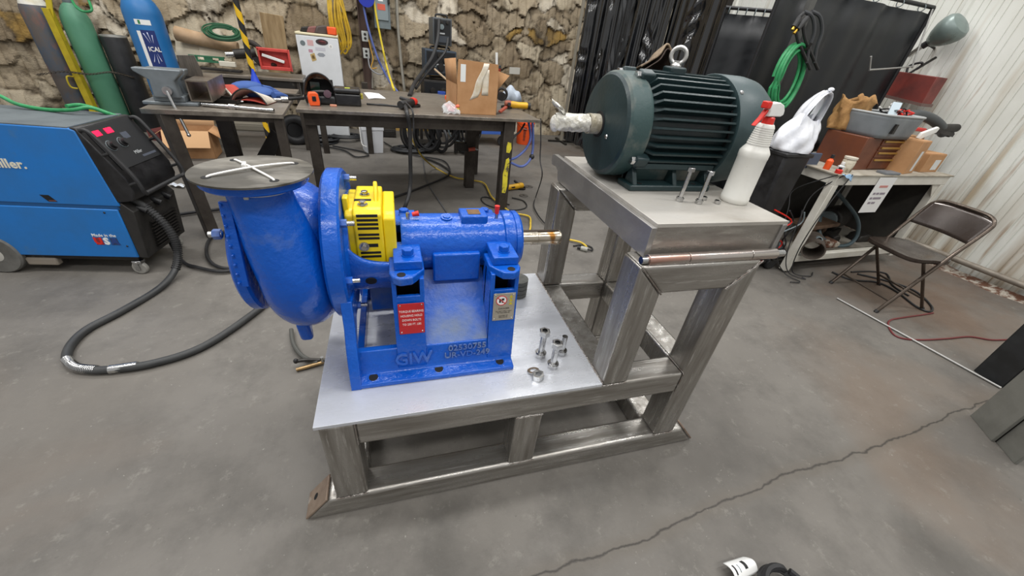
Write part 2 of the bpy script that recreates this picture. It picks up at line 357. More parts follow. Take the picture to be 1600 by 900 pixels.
def right_wall():
    root = struct('wall_right', MB().box(UW+.035, UW+.12, -4.6, 6.35, 0, 3.6), wallm, smooth=False); root.rotation_euler = (0, 0, RA)
    prof = []; w = .915; p = w/3
    prof += [(0, 0), (.012, -.022), (.045, -.022), (.057, 0)]
    for k in range(6):
        o = .085+k*.142
        for q in (o, o+.052): prof += [(q, 0), (q+.002, .011), (q+.007, .011), (q+.010, 0)]
    prof.append((w, 0)); V = []; F = []
    for z in (0, 3.6):
        for v, d in prof: V.append((UW+.03+d, v, z))
    n = len(prof); F = [(i, i+1, n+i+1, n+i) for i in range(n-1)]
    me = MB().add(V, F).mesh('wall_panel', False)
    for i in range(12):
        o = link('wall_panel', me, wallm, root); o.location = (0, -4.6+i*w, 0); fin(o, solid=.002)
    return root
right_wall()
conduit = mat('old_conduit', '#8d857a', .55, .3, '#6d6459', 5)
cb = MB().cyl(rm(UW-.05, -4, .13), rm(UW-.05, 6, .13), .028, n=12)
for i in range(8): cb.box(UW-.03, UW+.03, -3.6+i*1.25, -3.56+i*1.25, .11, .15, Matrix.Rotation(RA, 4, 'Z'))
tag(struct('trim_1', cb, conduit), 'thin grey pipe running along the foot of the white wall')
rust = mat('rust_crumbs', '#5b3b2a', .9, 0, '#a9a296', 18, .45, .6, bump=.6, bscale=30)
sb = MB(); sb.grid(lambda a, b: tuple(rm(UW-.11*b-.02*math.sin(a*61)-.015*math.sin(a*143), -4+a*8, .035*(1-b)**2+.006*math.sin(a*97)*(1-b))), 220, 5)
struct('baseboard_right', sb, rust)
# ------------------------------------------------------------------ welded skid
T4 = .1016; H1 = .494; W = .755; LR = 1.6225
PT = .0127; HB = H1-PT-T4
sk = Thing('welded_steel_skid', 'bare welded square tube skid frame with low deck and tall portal legs', 'skid', (.8, .38, 0), world=True)
cutend = mat('torch_cut_end', '#9a8878', .5, .5, '#7d6b5e', 12, .35, .65, c3='#b3aaa0', scale3=20)
for y in (0, W-T4):
    r = sk.part('runner', MB().prism([(0, 0), (LR, 0), (LR-.085, T4), (.085, T4)], 'y', y, y+T4), steel, bevel=.012, seg=3)
    for x0, sgn in ((0, 1), (LR, -1)):
        nx = Vector((T4, 0, -.085)).normalized()
        Mf = frame_m((x0+sgn*.0425-sgn*.004, y+T4/2, T4/2+.004), (0, -sgn, 0), (sgn*.085, 0, T4))
        sk.part('end_cap', MB().box(-T4/2+.003, T4/2-.003, -.062, .062, -.004, .004, Mf), cutend, r, 'rust-tinted bevelled end plate', bevel=.002)
        if sgn > 0:
            sk.part('lifting_hole', MB().add([(math.cos(t*PI/8)*.012-.005, math.sin(t*PI/8)*.012-.01, .0045) for t in range(16)], [list(range(16))], Mf), dark, r)
for x0 in (.105, 1.375):
    sk.part('cross_beam', MB().box(x0, x0+T4, T4, W-T4, 0, T4), steelv, bevel=.010)
for x0 in (.1092,):
    for y in (0, W-T4):
        p = sk.part('corner_post', MB().box(x0, x0+T4, y, y+T4, T4, H1-PT), steelv, bevel=.010, seg=3)
for y in (0, W-T4):
    sk.part('short_post', MB().box(.724, .724+T4, y, y+T4, T4, HB), steelv, bevel=.010, seg=3)
    sk.part('deck_beam', MB().box(.1092+T4, 1.3834, y, y+T4, HB, HB+T4), steel, bevel=.010, seg=3)
sk.part('deck_cross_beam', MB().box(.1092, .1092+T4, T4, W-T4, HB, HB+T4), steelv, bevel=.010)
ZP = .972
for y in (0, W-T4):
    sk.part('portal_leg', MB().prism([(1.035, HB+T4), (1.035+T4, HB+T4), (1.035+T4, ZP-T4), (1.035, ZP)], 'y', y, y+T4), steelv, bevel=.010, seg=3)
    sk.part('portal_leg', MB().prism([(1.3834, T4), (1.3834+T4, T4), (1.3834+T4, ZP), (1.3834, ZP-T4)], 'y', y, y+T4), steelv, bevel=.010, seg=3)
    sk.part('portal_head', MB().prism([(1.035+T4, ZP-T4), (1.3834, ZP-T4), (1.3834+T4, ZP), (1.035, ZP)], 'y', y, y+T4), steel, bevel=.010, seg=3)
for x0 in (1.035, 1.3834):
    sk.part('portal_side_beam', MB().box(x0, x0+T4, T4, W-T4, HB, HB+T4), steelv, bevel=.010)
dk = sk.part('deck_plate', MB().box(.1005, 1.0315, -.002, W+.002, H1-PT, H1), plate, label='ground bright steel deck plate', bevel=.001)
burn = mat('weld_bead', '#aaa6a1', .32, .85, '#857b74', 30, .4, .6, bump=.6, bscale=120)
wb = MB()
def bead(p, q, r=.0032):
    n = max(3, int((Vector(q)-Vector(p)).length/.012)); sk.part('weld_bead', MB().sweep([Vector(p).lerp(Vector(q), i/n) for i in range(n+1)], [r*(.75+.35*(i % 2)) for i in range(n+1)], 7), burn)
for y in (0,):
    bead((.1092, 0, T4), (.1092+T4, 0, T4)); bead((.724, -.001, T4), (.724+T4, -.001, T4)); bead((.724, -.001, HB), (.724+T4, -.001, HB))
    bead((.1092+T4, 0, HB), (.1092+T4, 0, H1-PT)); bead((1.3834, 0, HB), (1.3834, 0, HB+T4)); bead((1.3834, 0, T4), (1.3834+T4, 0, T4)); bead((1.035, 0, HB+T4), (1.035+T4, 0, HB+T4))
    bead((1.035, 0, ZP), (1.035+T4, 0, ZP-T4)); bead((1.3834+T4, 0, ZP), (1.3834, 0, ZP-T4)); bead((1.3834, 0, HB+T4), (1.3834, T4, HB+T4)); bead((.1092, 0, T4), (.1092, T4, T4))
    bead((1.033, 0, H1), (1.033, W, H1), .004); bead((1.035, W-T4, H1), (1.137, W-T4, H1))
# ------------------------------------------------------------------ hinged motor mount
HM = 1.081; mm = Thing('hinged_motor_mount', 'hinged steel motor platform on top of the portal legs', 'platform', (1.32, .4, ZP), world=True)
mm.part('top_plate', MB().box(1.086, 1.583, .055, .766, HM-.0125, HM), plate2, label='dusty flat top plate', bevel=.0012)
sp_ = [(.05, .975), (.05, 1.071), (.835, 1.071), (.858, 1.064), (.861, 1.04), (.85, 1.022), (.80, 1.026), (.775, 1.015), (.765, .985), (.75, .975)]
scl = mat('mill_scale_plate', '#a9a7a4', .38, .7, '#8b8885', 4, .35, .7, (1, 1, 2), .08, 60)
mm.part('side_plate', MB().prism(sp_, 'x', 1.068, 1.0865), scl, bevel=.0015)
mm.part('side_plate', MB().prism(sp_, 'x', 1.560, 1.5785), scl, bevel=.0015)
grnd = mat('ground_front_plate', '#aca8a2', .32, .75, '#87817a', 6, .35, .7, (1, 1, 4), .1, 60, '#c4c0b8', 5, .58, .75)
mm.part('front_plate', MB().box(1.0865, 1.560, .056, .068, .972, HM-.0125), grnd, bevel=.001)
mm.part('rear_plate', MB().box(1.0865, 1.560, .70, .712, .972, HM-.0125), grnd, bevel=.001)
for x0, x1 in ((1.062, 1.20), (1.203, 1.438), (1.441, 1.545)):
    mm.part('hinge_sleeve', MB().cyl((x0, .020, .984), (x1, .020, .984), .0165, n=20), mat('coppery_sleeve', '#c3bcb6', .25, .95, '#b08a7c', 9, .5, .66, (.3, 4, 4)), bevel=.001)
mm.part('hinge_rod', MB().cyl((1.040, .020, .984), (1.58, .020, .984), .011, n=16), zinc)
# ------------------------------------------------------------------ fasteners standing on the decks
def hexbolt(name, label, x, y, z, L, d, heads, group, lean=(0, 0)):
    t = Thing(name, label, 'bolt', (x, y, z), random.uniform(0, 1), group); af = d*1.6
    up = Vector((lean[0], lean[1], 1)).normalized()
    t.part('shank', MB().cyl((0, 0, 0), up*L, d/2, n=16), zinc)
    t.part('bolt_head', MB().hexn((0, 0, 0), up, af, d*.66), zinc)
    if heads >= 1:
        t.part('washer', MB().lathe([(d*.52, 0), (d*.95, 0), (d*.95, d*.14), (d*.52, d*.14)], up*d*.7, up, 20, cap=False), zinc)
        t.part('lock_washer', MB().lathe([(d*.5, 0), (d*.8, 0), (d*.8, d*.2), (d*.5, d*.2)], up*d*.86, up, 20, cap=False), zinc)
    if heads == 2:
        n = t.part('nut', MB().lathe([(d*.5, 0), (af*.577, 0), (af*.577, d*.85), (af*.5, d*.93), (d*.5, d*.93)], up*(L-d*.6), up, 6, cap=False), zinc)
        t.part('nut_bore', MB().cyl(up*(L-d*.5), up*(L+d*.05), d*.49, n=14), mat('dark_thread', '#4a4a4a', .4, .9), n)
    return t
G = 'zinc bolts standing loose on the low deck'
b = at(844, 556, z=H1); hexbolt('hex_bolt', 'zinc bolt with nut on top, leftmost of three on the low deck', b.x, b.y, H1, .118, .0225, 2, G)
b = at(863, 573, z=H1); hexbolt('hex_bolt', 'zinc bolt with nut on top, nearest of three on the low deck', b.x, b.y, H1, .112, .0225, 2, G)
b = at(877, 552, z=H1); hexbolt('hex_bolt', 'zinc bolt with bare shank end up, rightmost of three on the low deck', b.x, b.y, H1, .085, .021, 1, G)
def nut(label, p, d, group=None, tilt=0, cat='nut', ring=False):
    mb = MB()
    if ring: mb.lathe([(d*.52, 0), (d*.95, 0), (d*.95, d*.16), (d*.52, d*.16)], (0, 0, 0), (0, math.sin(tilt), math.cos(tilt)), 24, cap=False); mb.f += [[24*3+j, 24*3+(j+1) % 24, (j+1) % 24, j] for j in range(24)]
    else:
        mb.lathe([(d*.5, 0), (d*.924, 0), (d*.924, d*.9), (d*.5, d*.9)], (0, 0, 0), (0, 0, 1), 6, cap=False)
        mb.f += [[18+j, 18+(j+1) % 6, (j+1) % 6, j] for j in range(6)]
    o = solo('washer' if ring else 'hex_nut', label, cat, mb, zinc, p, .4, group); o.rotation_euler = (tilt if not ring else 0, 0, .4); return o
p = at(840, 591, z=H1); nut('zinc hex nut lying on the low deck near the bolts', (p.x, p.y, H1+.001), .0235)
p = at(833, 581, z=H1); nut('zinc washer leaning against the loose hex nut', (p.x, p.y, H1+.004), .0225, None, .35, 'washer', True)
G2 = 'thin bolts standing beside the motor'
p = at(1061, 314, z=HM); hexbolt('machine_bolt', 'tall thin zinc bolt beside the motor, farther from the spray bottle', p.x, p.y, HM, .108, .0135, 2, G2, (.04, 0))
p = at(1091, 318, z=HM); hexbolt('machine_bolt', 'tall thin zinc bolt beside the motor, nearer to the spray bottle', p.x, p.y, HM, .105, .0135, 2, G2, (.05, .0))
p = at(1120, 318, z=HM); nut('small zinc nut flat on the motor plate by the spray bottle', (p.x, p.y, HM+.001), .0115)
p = at(1099, 312, z=HM); nut('small zinc nut behind the thin bolt on the motor plate', (p.x, p.y, HM+.001), .0115)
# ------------------------------------------------------------------ slurry pump
YP, ZA = .41, .871
pu = Thing('slurry_pump', 'blue slurry pump with pedestal and yellow guard bolted on the low deck', 'pump', (.45, YP, H1), world=True)
XC = .05
# volute: a scroll that winds round the shaft and leaves upward as the discharge neck
sc = []; rr = []
for i in range(41):
    ph = math.radians(8 + 262*i/40); Rc = .125 + .037*min(1, i/26); r = .060 + .030*math.sin(min(1, i/30)*PI/2)
    sc.append((XC+.034, YP+(Rc+.006)*math.sin(ph), ZA+(Rc+.006)*math.cos(ph))); rr.append(r)
NY = YP-.162; FZ = 1.128
for k, (dz, r) in enumerate(((.05, .089), (.10, .085), (.15, .079), (.19, .074), (.235, .071), (FZ-ZA, .070))): sc.append((XC+.034*(1-min(1, (k+1)/5)**.8), NY, ZA+dz)); rr.append(r)
cas = pu.part('volute_casing', MB().sweep(sc, rr, 28), blue, ang=1.2)
hub = MB().lathe([(.02, -.045), (.165, -.045), (.185, -.02), (.19, .06), (.17, .105), (.15, .125)], (XC, YP, ZA), (1, 0, 0), 40)
pu.part('casing_hub', hub, blue)
pu.part('suction_cover', MB().lathe([(.05, -.035), (.178, -.035), (.186, -.028), (.186, -.006), (.178, 0), (.05, 0)], (-.03, YP-.0, ZA-.01), (1, 0, 0), 48), blue, label='flat round suction cover')
0 and pu.part('suction_neck', MB().lathe([(.07, -.09), (.115, -.09), (.115, -.068), (.08, -.06), (.08, 0)], (-.06, YP, ZA), (1, 0, 0), 36), blue)
lug = MB().prism([(-.03, .02), (.03, .02), (.022, -.04), (.014, -.068), (-.010, -.068), (-.018, -.04)], 'x', XC-.018, XC+.020, Matrix.Translation((0, YP-.085, ZA-.25)))
pu.part('lifting_lug', lug, blue, bevel=.012, seg=4)
fl = pu.part('discharge_flange', MB().lathe([(.066, 0), (.112, 0), (.116, .004), (.116, .018), (.112, .022), (.06, .022)], (XC, NY, FZ), (0, 0, 1), 48), blue)
cov = mat('dusty_black_cover', '#37352f', .42, 0, '#4a4741', 7, .35, .65, (1, 2.2, 1), .0, 50, '#918d85', 4, .50, .78)
CVZ = FZ+.0225
cv = pu.part('flange_cover', MB().lathe([(.0, 0), (.1295, 0), (.1295, .0045), (0, .0045)], (XC, NY, CVZ), (0, 0, 1), 64), cov, label='scuffed black disc tied over the flange')
CVT = CVZ+.0045; holes = []
for k in range(4):
    a = math.radians(38+90*k); hx, hy = XC+.098*math.cos(a), NY+.098*math.sin(a); holes.append((hx, hy))
    pu.part('bolt_hole', MB().lathe([(0, 0), (.010, 0), (.010, .0008), (0, .0008)], (hx, hy, CVT), (0, 0, 1), 20), dark, cv)
zt = mat('white_nylon_tie', '#eceae6', .4)
for a, b in ((0, 2), (1, 3)):
    p = Vector((*holes[a], CVT)); q = Vector((*holes[b], CVT)); d = (q-p).normalized()
    pu.part('cable_tie', MB().tube([p+d*.005+Vector((0, 0, -.004)), p+d*.010+Vector((0, 0, .003)), p.lerp(q, .5)+Vector((.0, 0, .0045 if a else .007)), q-d*.010+Vector((0, 0, .003)), q-d*.005+Vector((0, 0, -.004))], .0026, 8, 8), zt)
kn = Vector((XC, NY, CVT)) + Vector((-.02, .008, .0))
pu.part('tie_head', MB().cb(kn+Vector((0, 0, .007)), (.009, .009, .011)), zt, bevel=.002); pu.part('tie_head', MB().cb(kn+Vector((-.003, .014, .007)), (.009, .008, .012)), zt, bevel=.002)
nt_ = MB(); nt_.torus((XC, NY, FZ-.012), (0.05, 0, 1), .0725, .0026, 40, 6)
nk = pu.part('neck_tie', nt_, mat('grey_nylon_tie', '#b9b5a8', .5)); pu.part('tie_head', MB().cb((XC-.006, NY-.076, FZ-.014), (.010, .008, .009)), MATS['grey_nylon_tie'], nk, bevel=.002)
# cast letters along the near shoulder of the casing
strip = MB()
p0, p1 = Vector((XC-.079, NY-.026, 1.075)), Vector((XC-.089, NY-.045, .865))
for i in range(9):
    c = p0.lerp(p1, i/8.0); strip.cb(c, (.006, .006, .0125), None); strip.cb(c+Vector((.0, -.006, .004)), (.006, .004, .006)); 
strip.bar(p0+Vector((.007, .004, .01)), p1+Vector((.007, .004, -.01)), .012, .024, (1, 0, 0))
pu.part('cast_letter_strip', strip, blue, bevel=.0015)
# adapter ring, studs
pu.part('adapter_ring', MB().lathe([(.10, 0), (.225, 0), (.235, .008), (.235, .046), (.228, .052), (.16, .052), (.15, .062), (.10, .062)], (.170, YP, ZA), (1, 0, 0), 64), blue, label='broad ring flange behind the casing')
for a in (48, 95, 150, 205, 255, 300, 345):
    t = math.radians(a); c = Vector((.222, YP-.205*math.sin(t), ZA+.205*math.cos(t)))
    s_ = pu.part('stud', MB().cyl(c-Vector((.01, 0, 0)), c+Vector((.036, 0, 0)), .007, n=12), zinc); pu.part('nut', MB().hexn(c, (1, 0, 0), .021, .016), bluedust, s_)
c = Vector((-.066, YP-.145, ZA+.11)); s_ = pu.part('stud', MB().cyl(c, c-Vector((.03, 0, 0)), .008, n=12), zinc); pu.part('nut', MB().hexn(c-Vector((.002, 0, 0)), (-1, 0, 0), .024, .018), bluedust, s_)
# support leg under the ring
lg = [(.118, H1), (.162, H1), (.175, .60), (.20, .655), (.245, .69), (.30, .69), (.30, .76), (.19, .79), (.178, .70), (.150, .645), (.128, .56)]
for mir in (0, 1):
    pl = [(2*YP-y if mir else y, z) for y, z in lg]
    pu.part('ring_support', MB().prism(pl, 'x', .196, .228), blue, bevel=.003)
# cradle between the ring and the towers
def cradle(a, b):
    x = .222 + .135*a; top = .064*math.exp(-a*3.6); A0 = math.acos(max(-1, min(1, -top/.146))); A = -A0 + 2*A0*b
    return (x, YP+.146*math.sin(A), ZA-.146*math.cos(A))
cr = pu.part('cradle', MB().grid(cradle, 14, 40), blue, solid=.014)
ch = at(580, 433, y=YP-.128); pu.part('cradle_hole', MB().lathe([(0, 0), (.0165, 0), (.0165, .016), (0, .016)], (ch.x, YP-.128, ch.z), (0, -.9, -.42), 20), dark, cr)
pu.part('cradle_foot', MB().box(.262, .36, .40, .60, .60, .725), bluedust, bevel=.004)
# pedestal
rail = [(.120, H1), (.120, H1+.017), (.158, H1+.024), (.166, H1+.036), (.176, .603), (.20, .603), (.20, H1)]
for mir in (0, 1):
    pl = [(2*YP-y if mir else y, z) for y, z in rail]
    fo = pu.part('foot_rail', MB().prism(pl, 'x', .213, .736), blue, bevel=.004)
    if not mir:
        for hx, hy in ((.264, .146), (.475, .148), (.69, .148)):
            pu.part('bolt_slot', MB().lathe([(.0, 0), (.015, 0), (.015, .0012), (0, .0012)], (hx, hy, H1+.0212), (0, -.18, 1), 20), dark, fo)
            pu.part('slot_rim', MB().torus((hx, hy, H1+.021), (0, -.18, 1), .0165, .003, 24, 6), blue, fo)
pu.part('end_beam', MB().box(.213, .235, .20, .62, H1, .555), blue, bevel=.003); pu.part('end_beam', MB().box(.714, .736, .20, .62, H1, .60), blue, bevel=.003)
pu.part('web_plate', MB().prism([(.178, .600), (.192, .600), (.36, .775), (.36, .790), (.352, .790)], 'x', .43, .65), bluedust, label='sloping web plate with scuffed paint')
pu.part('web_plate', MB().prism([(2*YP-.178, .600), (2*YP-.192, .600), (2*YP-.36, .775), (2*YP-.36, .790), (2*YP-.352, .790)], 'x', .43, .65), bluedust)
for mir in (0, 1):
    for x0, x1 in ((.343, .437), (.645, .737)):
        Y = lambda y: 2*YP-y if mir else y
        pu.part('tower_front', MB().prism([(Y(.163), .525), (Y(.178), .525), (Y(.198), .800), (Y(.185), .800)], 'x', x0, x1), blue, bevel=.003)
        for xa in (x0, x1-.013):
            pu.part('tower_side', MB().prism([(Y(.166), .51), (Y(.33), .51), (Y(.31), .80), (Y(.29), .858), (Y(.188), .858)], 'x', xa, xa+.013), blue, bevel=.002)
        pu.part('tower_back', MB().prism([(Y(.26), .60), (Y(.272), .60), (Y(.272), .85), (Y(.26), .85)], 'x', x0, x1), dark)
        ear = [(x0-.004, Y(.30)), (x0-.004, Y(.20)), (x0+.004, Y(.178)), (x0+.025, Y(.163)), (x0+.06, Y(.168)), (x1+.004, Y(.215)), (x1+.004, Y(.30))] if x0 < .5 else \
              [(x0-.004, Y(.30)), (x0-.004, Y(.215)), (x1-.06, Y(.168)), (x1-.025, Y(.163)), (x1-.004, Y(.178)), (x1+.004, Y(.20)), (x1+.004, Y(.30))]
        e = pu.part('tower_ear', MB().prism(ear, 'z', .850, .876), blue, bevel=.004)
        hx = x0+.030 if x0 < .5 else x1-.030
        pu.part('ear_hole', MB().lathe([(0, 0), (.0125, 0), (.0125, .0008), (0, .0008)], (hx, Y(.187), .876), (0, 0, 1), 20), dark, e)
        xm = (x0+x1)/2+.006
        fp = pu.part('housing_foot', MB().box(xm-.043, xm+.040, min(Y(.212), Y(.345)), max(Y(.212), Y(.345)), .876, .904), blue, bevel=.003)
        bo = pu.part('hold_down_bolt', MB().lathe([(.020, 0), (.020, .003)], (xm, Y(.255), .904), (0, 0, 1), 24).hexn((xm, Y(.255), .907), (0, 0, 1), .030, .018), blue)
# plates riveted to the towers
redm = mat('red_tag', '#c1272b', .4, .1, '#b32226', 20); silv = mat('etched_tag', '#b9b2a4', .35, .5, '#a9a294', 20)
def tagplate(name, c, w, h, m, label, dx=0, lean=.055):
    Mf = frame_m((c[0], c[1], c[2]), (1, 0, 0), (0, lean, 1)); o = pu.part(name, MB().box(-w/2, w/2, -h/2, h/2, 0, .0018, Mf), m, label=label, bevel=.001)
    for a in (-1, 1):
        for b_ in (-1, 1): pu.part('rivet', MB().lathe([(.0028, 0), (.0018, .0012), (0, .0016)], Mf @ Vector((a*(w/2-.007), b_*(h/2-.007), .0018)), Mf.to_3x3() @ Vector((0, 0, 1)), 10), zinc, o)
    return o, Mf
rp, Mr = tagplate('warning_plate', (.395, .1745, .722), .078, .114, redm, 'red plate with white lettering')
pu.part('lettering', text_mesh('TORQUE BEARING\nHOUSING HOLD\nDOWN BOLTS\nTO 250 FT. LBS', .0112, Mr @ Matrix.Translation((0, .004, .002)), .0002, spacing=1.45, sx=.78), white, rp)
wp, Mw = tagplate('danger_plate', (.692, .176, .738), .074, .106, silv, 'small metal danger plate with a crossed-out circle')
g = MB().torus(Mw @ Vector((-.010, .026, .002)), Mw.to_3x3() @ Vector((0, 0, 1)), .0175, .0016, 28, 6); g.bar(Mw @ Vector((-.023, .037, .0022)), Mw @ Vector((.003, .014, .0022)), .003, .001, Mw.to_3x3() @ Vector((0, 0, 1)))
pu.part('ban_circle', g, redm, wp)
pu.part('ban_field', MB().lathe([(0, 0), (.0165, 0), (.0165, .0004), (0, .0004)], Mw @ Vector((-.010, .026, .0017)), Mw.to_3x3() @ Vector((0, 0, 1)), 24), paper, wp)
pu.part('pictogram', MB().box(-.018, -.012, .018, .033, .002, .0026, Mw).box(-.010, -.001, .026, .034, .002, .0026, Mw).box(-.009, -.004, .017, .023, .002, .0026, Mw), ink, wp)
tri = MB()
for k, (dx, dy) in enumerate(((.022, .040), (.022, .027), (.022, .014))): tri.prism([(dx-.007, dy-.006), (dx+.007, dy-.006), (dx, dy+.006)], 'z', .0018, .0024, Mw)
pu.part('hazard_triangle', tri, mat('hazard_yellow', '#b8a92e', .5), wp)
pu.part('lettering', text_mesh('DANGER', .0095, Mw @ Matrix.Translation((0, -.006, .002)), .0002), ink, wp)
pu.part('lettering', text_mesh('DO NOT APPLY HEAT\nTO THE IMPELLER\n\nDANGER OF\nEXPLOSION', .0062, Mw @ Matrix.Translation((0, -.029, .002)), .0002, sx=.9), ink, wp)
# cast lettering on the foot rail
Mt = frame_m((.394, .1632, .562), (1, 0, 0), (0, .08, 1)); pu.part('cast_lettering', text_mesh('GIW', .064, Mt, .0032, sx=.92, bold=.0012), bluedust)
Mt = frame_m((.575, .1690, .584), (1, 0, 0), (0, .13, 1)); pu.part('cast_lettering', text_mesh('02530755\nUR-VD-249', .030, Mt @ Matrix.Translation((0, -.014, .0)), .0028, sx=1.1, spacing=.95, bold=.0003), bluedust)
# bearing housing
hs = pu.part('bearing_housing', MB().lathe([(.05, .38), (.094, .38), (.096, .386), (.094, .40), (.093, .715), (.0935, .72), (.100, .724), (.102, .73), (.102, .752), (.097, .754), (.097, .760), (.101, .762), (.101, .778), (.094, .786), (.035, .788)], (0, YP, ZA), (1, 0, 0), 56), blue, label='glossy blue round bearing housing')
pu.part('oil_sump', MB().box(.475, .632, .300, .52, .772, .875), blue, bevel=.006)
pu.part('drain_plug', MB().cyl((.565, .36, .745), (.565, .36, .775), .014, n=14).hexn((.60, .36, .757), (1, 0, 0), .024, .03).hexn((.51, .36, .757), (1, 0, 0), .024, .03), mat('rusty_plug', '#6a4a38', .6, .6, '#3b2f28', 30))
bx = pu.part('breather_boss', MB().box(.575, .665, YP-.045, YP+.03, ZA+.075, ZA+.108), blue, bevel=.005); pu.part('id_tag', MB().box(.600, .642, YP-.030, YP+.012, ZA+.1085, ZA+.1095), mat('brown_tag', '#8a6b4a', .4, .6, '#6d5238', 60), bx)
pu.part('filler_plug', MB().lathe([(.020, 0), (.020, .006), (.012, .006), (.012, .009), (0, .009)], (.53, YP-.015, ZA+.090), (0, -.15, 1), 20), blue)
for vx, dx, dz in ((.405, .035, .004), (.70, 0, .028)):
    v = pu.part('grease_fitting', MB().cyl((vx, YP-.02, ZA+.088), (vx, YP-.02, ZA+.112), .006, n=12), zinc); pu.part('red_cap', MB().cyl((vx+dx*.4, YP-.02, ZA+.106), (vx+dx, YP-.02, ZA+.106+dz), .007, .009, n=12), redp, v)
shm = mat('greasy_shaft', '#b9b0a0', .25, .95, '#8a5f2e', 16, .5, .62, (2, 1, 1))
sh = pu.part('shaft', MB().lathe([(.028, .78), (.028, .865), (.0265, .867), (.0265, .935), (.0275, .937), (.0275, .957), (.024, .960), (0, .960)], (0, YP, ZA), (1, 0, 0), 28), shm)
pu.part('keyway', MB().box(.80, .95, YP-.006, YP+.006, ZA+.022, ZA+.0295), mat('dark_grease', '#33271a', .4), sh)
# yellow coupling guard
oc = []
for y, z in ((-.095, .160), (.095, .160), (.115, .145), (.115, -.03), (.075, -.085), (-.075, -.085), (-.115, -.03), (-.115, .145)): oc.append((YP+y, ZA+z))
gd = pu.part('coupling_guard', MB().prism(oc, 'x', .250, .330), yellow, bevel=.006, seg=3, label='yellow slotted coupling guard')
oc2 = [(YP+(y-YP)*.96, ZA+(z-ZA)*.90) for y, z in oc]; pu.part('guard_throat', MB().prism([(YP+(y-YP)*.9, ZA+(z-ZA)*.95) for y, z in oc], 'x', .226, .252), yellow, gd, bevel=.006, seg=3)
pu.part('guard_collar', MB().prism(oc2, 'x', .330, .366), yellow, gd, bevel=.006, seg=3)
pu.part('guard_lip', MB().box(.224, .240, YP-.085, YP-.05, ZA+.13, ZA+.185), yellow, gd, bevel=.003)
pu.part('guard_fin', MB().prism([(YP-.05, ZA+.155), (YP+.05, ZA+.155), (YP+.035, ZA+.18), (YP+.008, ZA+.205), (YP-.006, ZA+.205), (YP-.03, ZA+.18)], 'x', .308, .320), yellow, gd, bevel=.004)
fy = YP-.1155
for dz in (.143, .130, .117, .104, .084, .072, .024, .011):
    pu.part('vent_slot', MB().box(.260, .318, fy-.0008, fy+.004, ZA+dz-.0035, ZA+dz+.0035), dark, gd)
pu.part('adjust_slot', MB().box(.272, .312, fy-.0008, fy+.004, ZA+.043, ZA+.054), dark, gd)
def capbolt(x, y, z, d, par):
    o = pu.part('guard_washer', MB().lathe([(.0, 0), (.0145, 0), (.0145, .003), (0, .003)], (x, y, z), d, 24), zinc, par); pu.part('guard_bolt', MB().hexn((x+d[0]*.003, y+d[1]*.003, z+d[2]*.003), d, .017, .010), zinc, par)
capbolt(.272, fy, ZA+.046, (0, -1, 0), gd); capbolt(.278, YP-.075, ZA+.1605, (0, 0, 1), gd); capbolt(.280, YP+.01, ZA+.1605, (0, 0, 1), gd)
pu.part('top_slot', MB().box(.252, .300, YP-.042, YP-.026, ZA+.1595, ZA+.1608), dark, gd)
tr = at(809, 463, z=H1)
tp = Thing('tape_roll', 'grey stack of tape rolls standing behind the pump foot', 'tape', (tr.x-.0, tr.y+.02, H1))
for k in range(4): tp.part('tape_ring', MB().lathe([(.036, k*.022), (.045, k*.022+.001), (.045, k*.022+.020), (.036, k*.022+.021)], (0, 0, 0), (0, 0, 1), 32), mat('grey_tape', '#5f605c', .6, 0, '#4b4c48', 30, stretch=(1, 1, 12)))
# ------------------------------------------------------------------ electric motor
YM, ZM = .50, 1.262
mo = Thing('electric_motor', 'dark green finned electric motor lying on the hinged platform', 'motor', (1.4, YM, HM), world=True)
gdust = mat('dusty_motor_green', '#2c4444', .6, 0, '#8d897f', 5, .45, .72, bump=.1)
mo.part('end_bell', MB().lathe([(.03, 1.074), (.045, 1.073), (.075, 1.080), (.125, 1.083), (.155, 1.088), (.163, 1.096)], (0, YM, ZM), (1, 0, 0), 64, cap=False), green)
mo.part('bell_rim', MB().lathe([(.163, 1.096), (.169, 1.104), (.171, 1.165), (.165, 1.178), (.13, 1.18)], (0, YM, ZM), (1, 0, 0), 64, cap=False), gdust, label='dusty rim of the end bell')
mo.part('stator_barrel', MB().lathe([(.10, 1.17), (.150, 1.17), (.150, 1.50), (.10, 1.50)], (0, YM, ZM), (1, 0, 0), 64), green)
fin_me = None
fp = [(1.172, .148), (1.176, .152), (1.205, .181), (1.495, .181), (1.495, .148)]
FA = [a for a in range(-126, 127, 9) if abs(a) > 2] + [0]
for a in sorted(FA):
    if fin_me is None:
        fm = MB(); n = len(fp)
        for s_ in (-1, 1): fm.v += [Vector((x-1.4, s_*(.0032 if r > .17 else .0046), r)) for x, r in fp]
        fm.f = [list(range(n))[::-1], list(range(n, 2*n))] + [(i, (i+1) % n, n+(i+1) % n, n+i) for i in range(n)]
        fin_me = fm.mesh('cooling_fin', False)
    o = link('cooling_fin', fin_me, green, mo.o); o.location = (0, 0, ZM-HM); o.rotation_euler = (math.radians(a), 0, 0)
fcv = mat('fan_cover_green', '#2a3d40', .5, 0, '#354749', 5, .35, .7, bump=.05, c3='#5d6a68', scale3=3, lo3=.6, hi3=.85)
mo.part('fan_cover', MB().lathe([(.160, 1.500), (.188, 1.500), (.190, 1.503), (.190, 1.60), (.184, 1.64), (.160, 1.685), (.13, 1.705), (.10, 1.71), (0, 1.71)], (0, YM, ZM), (1, 0, 0), 64), fcv, label='smooth grey-green fan cover')
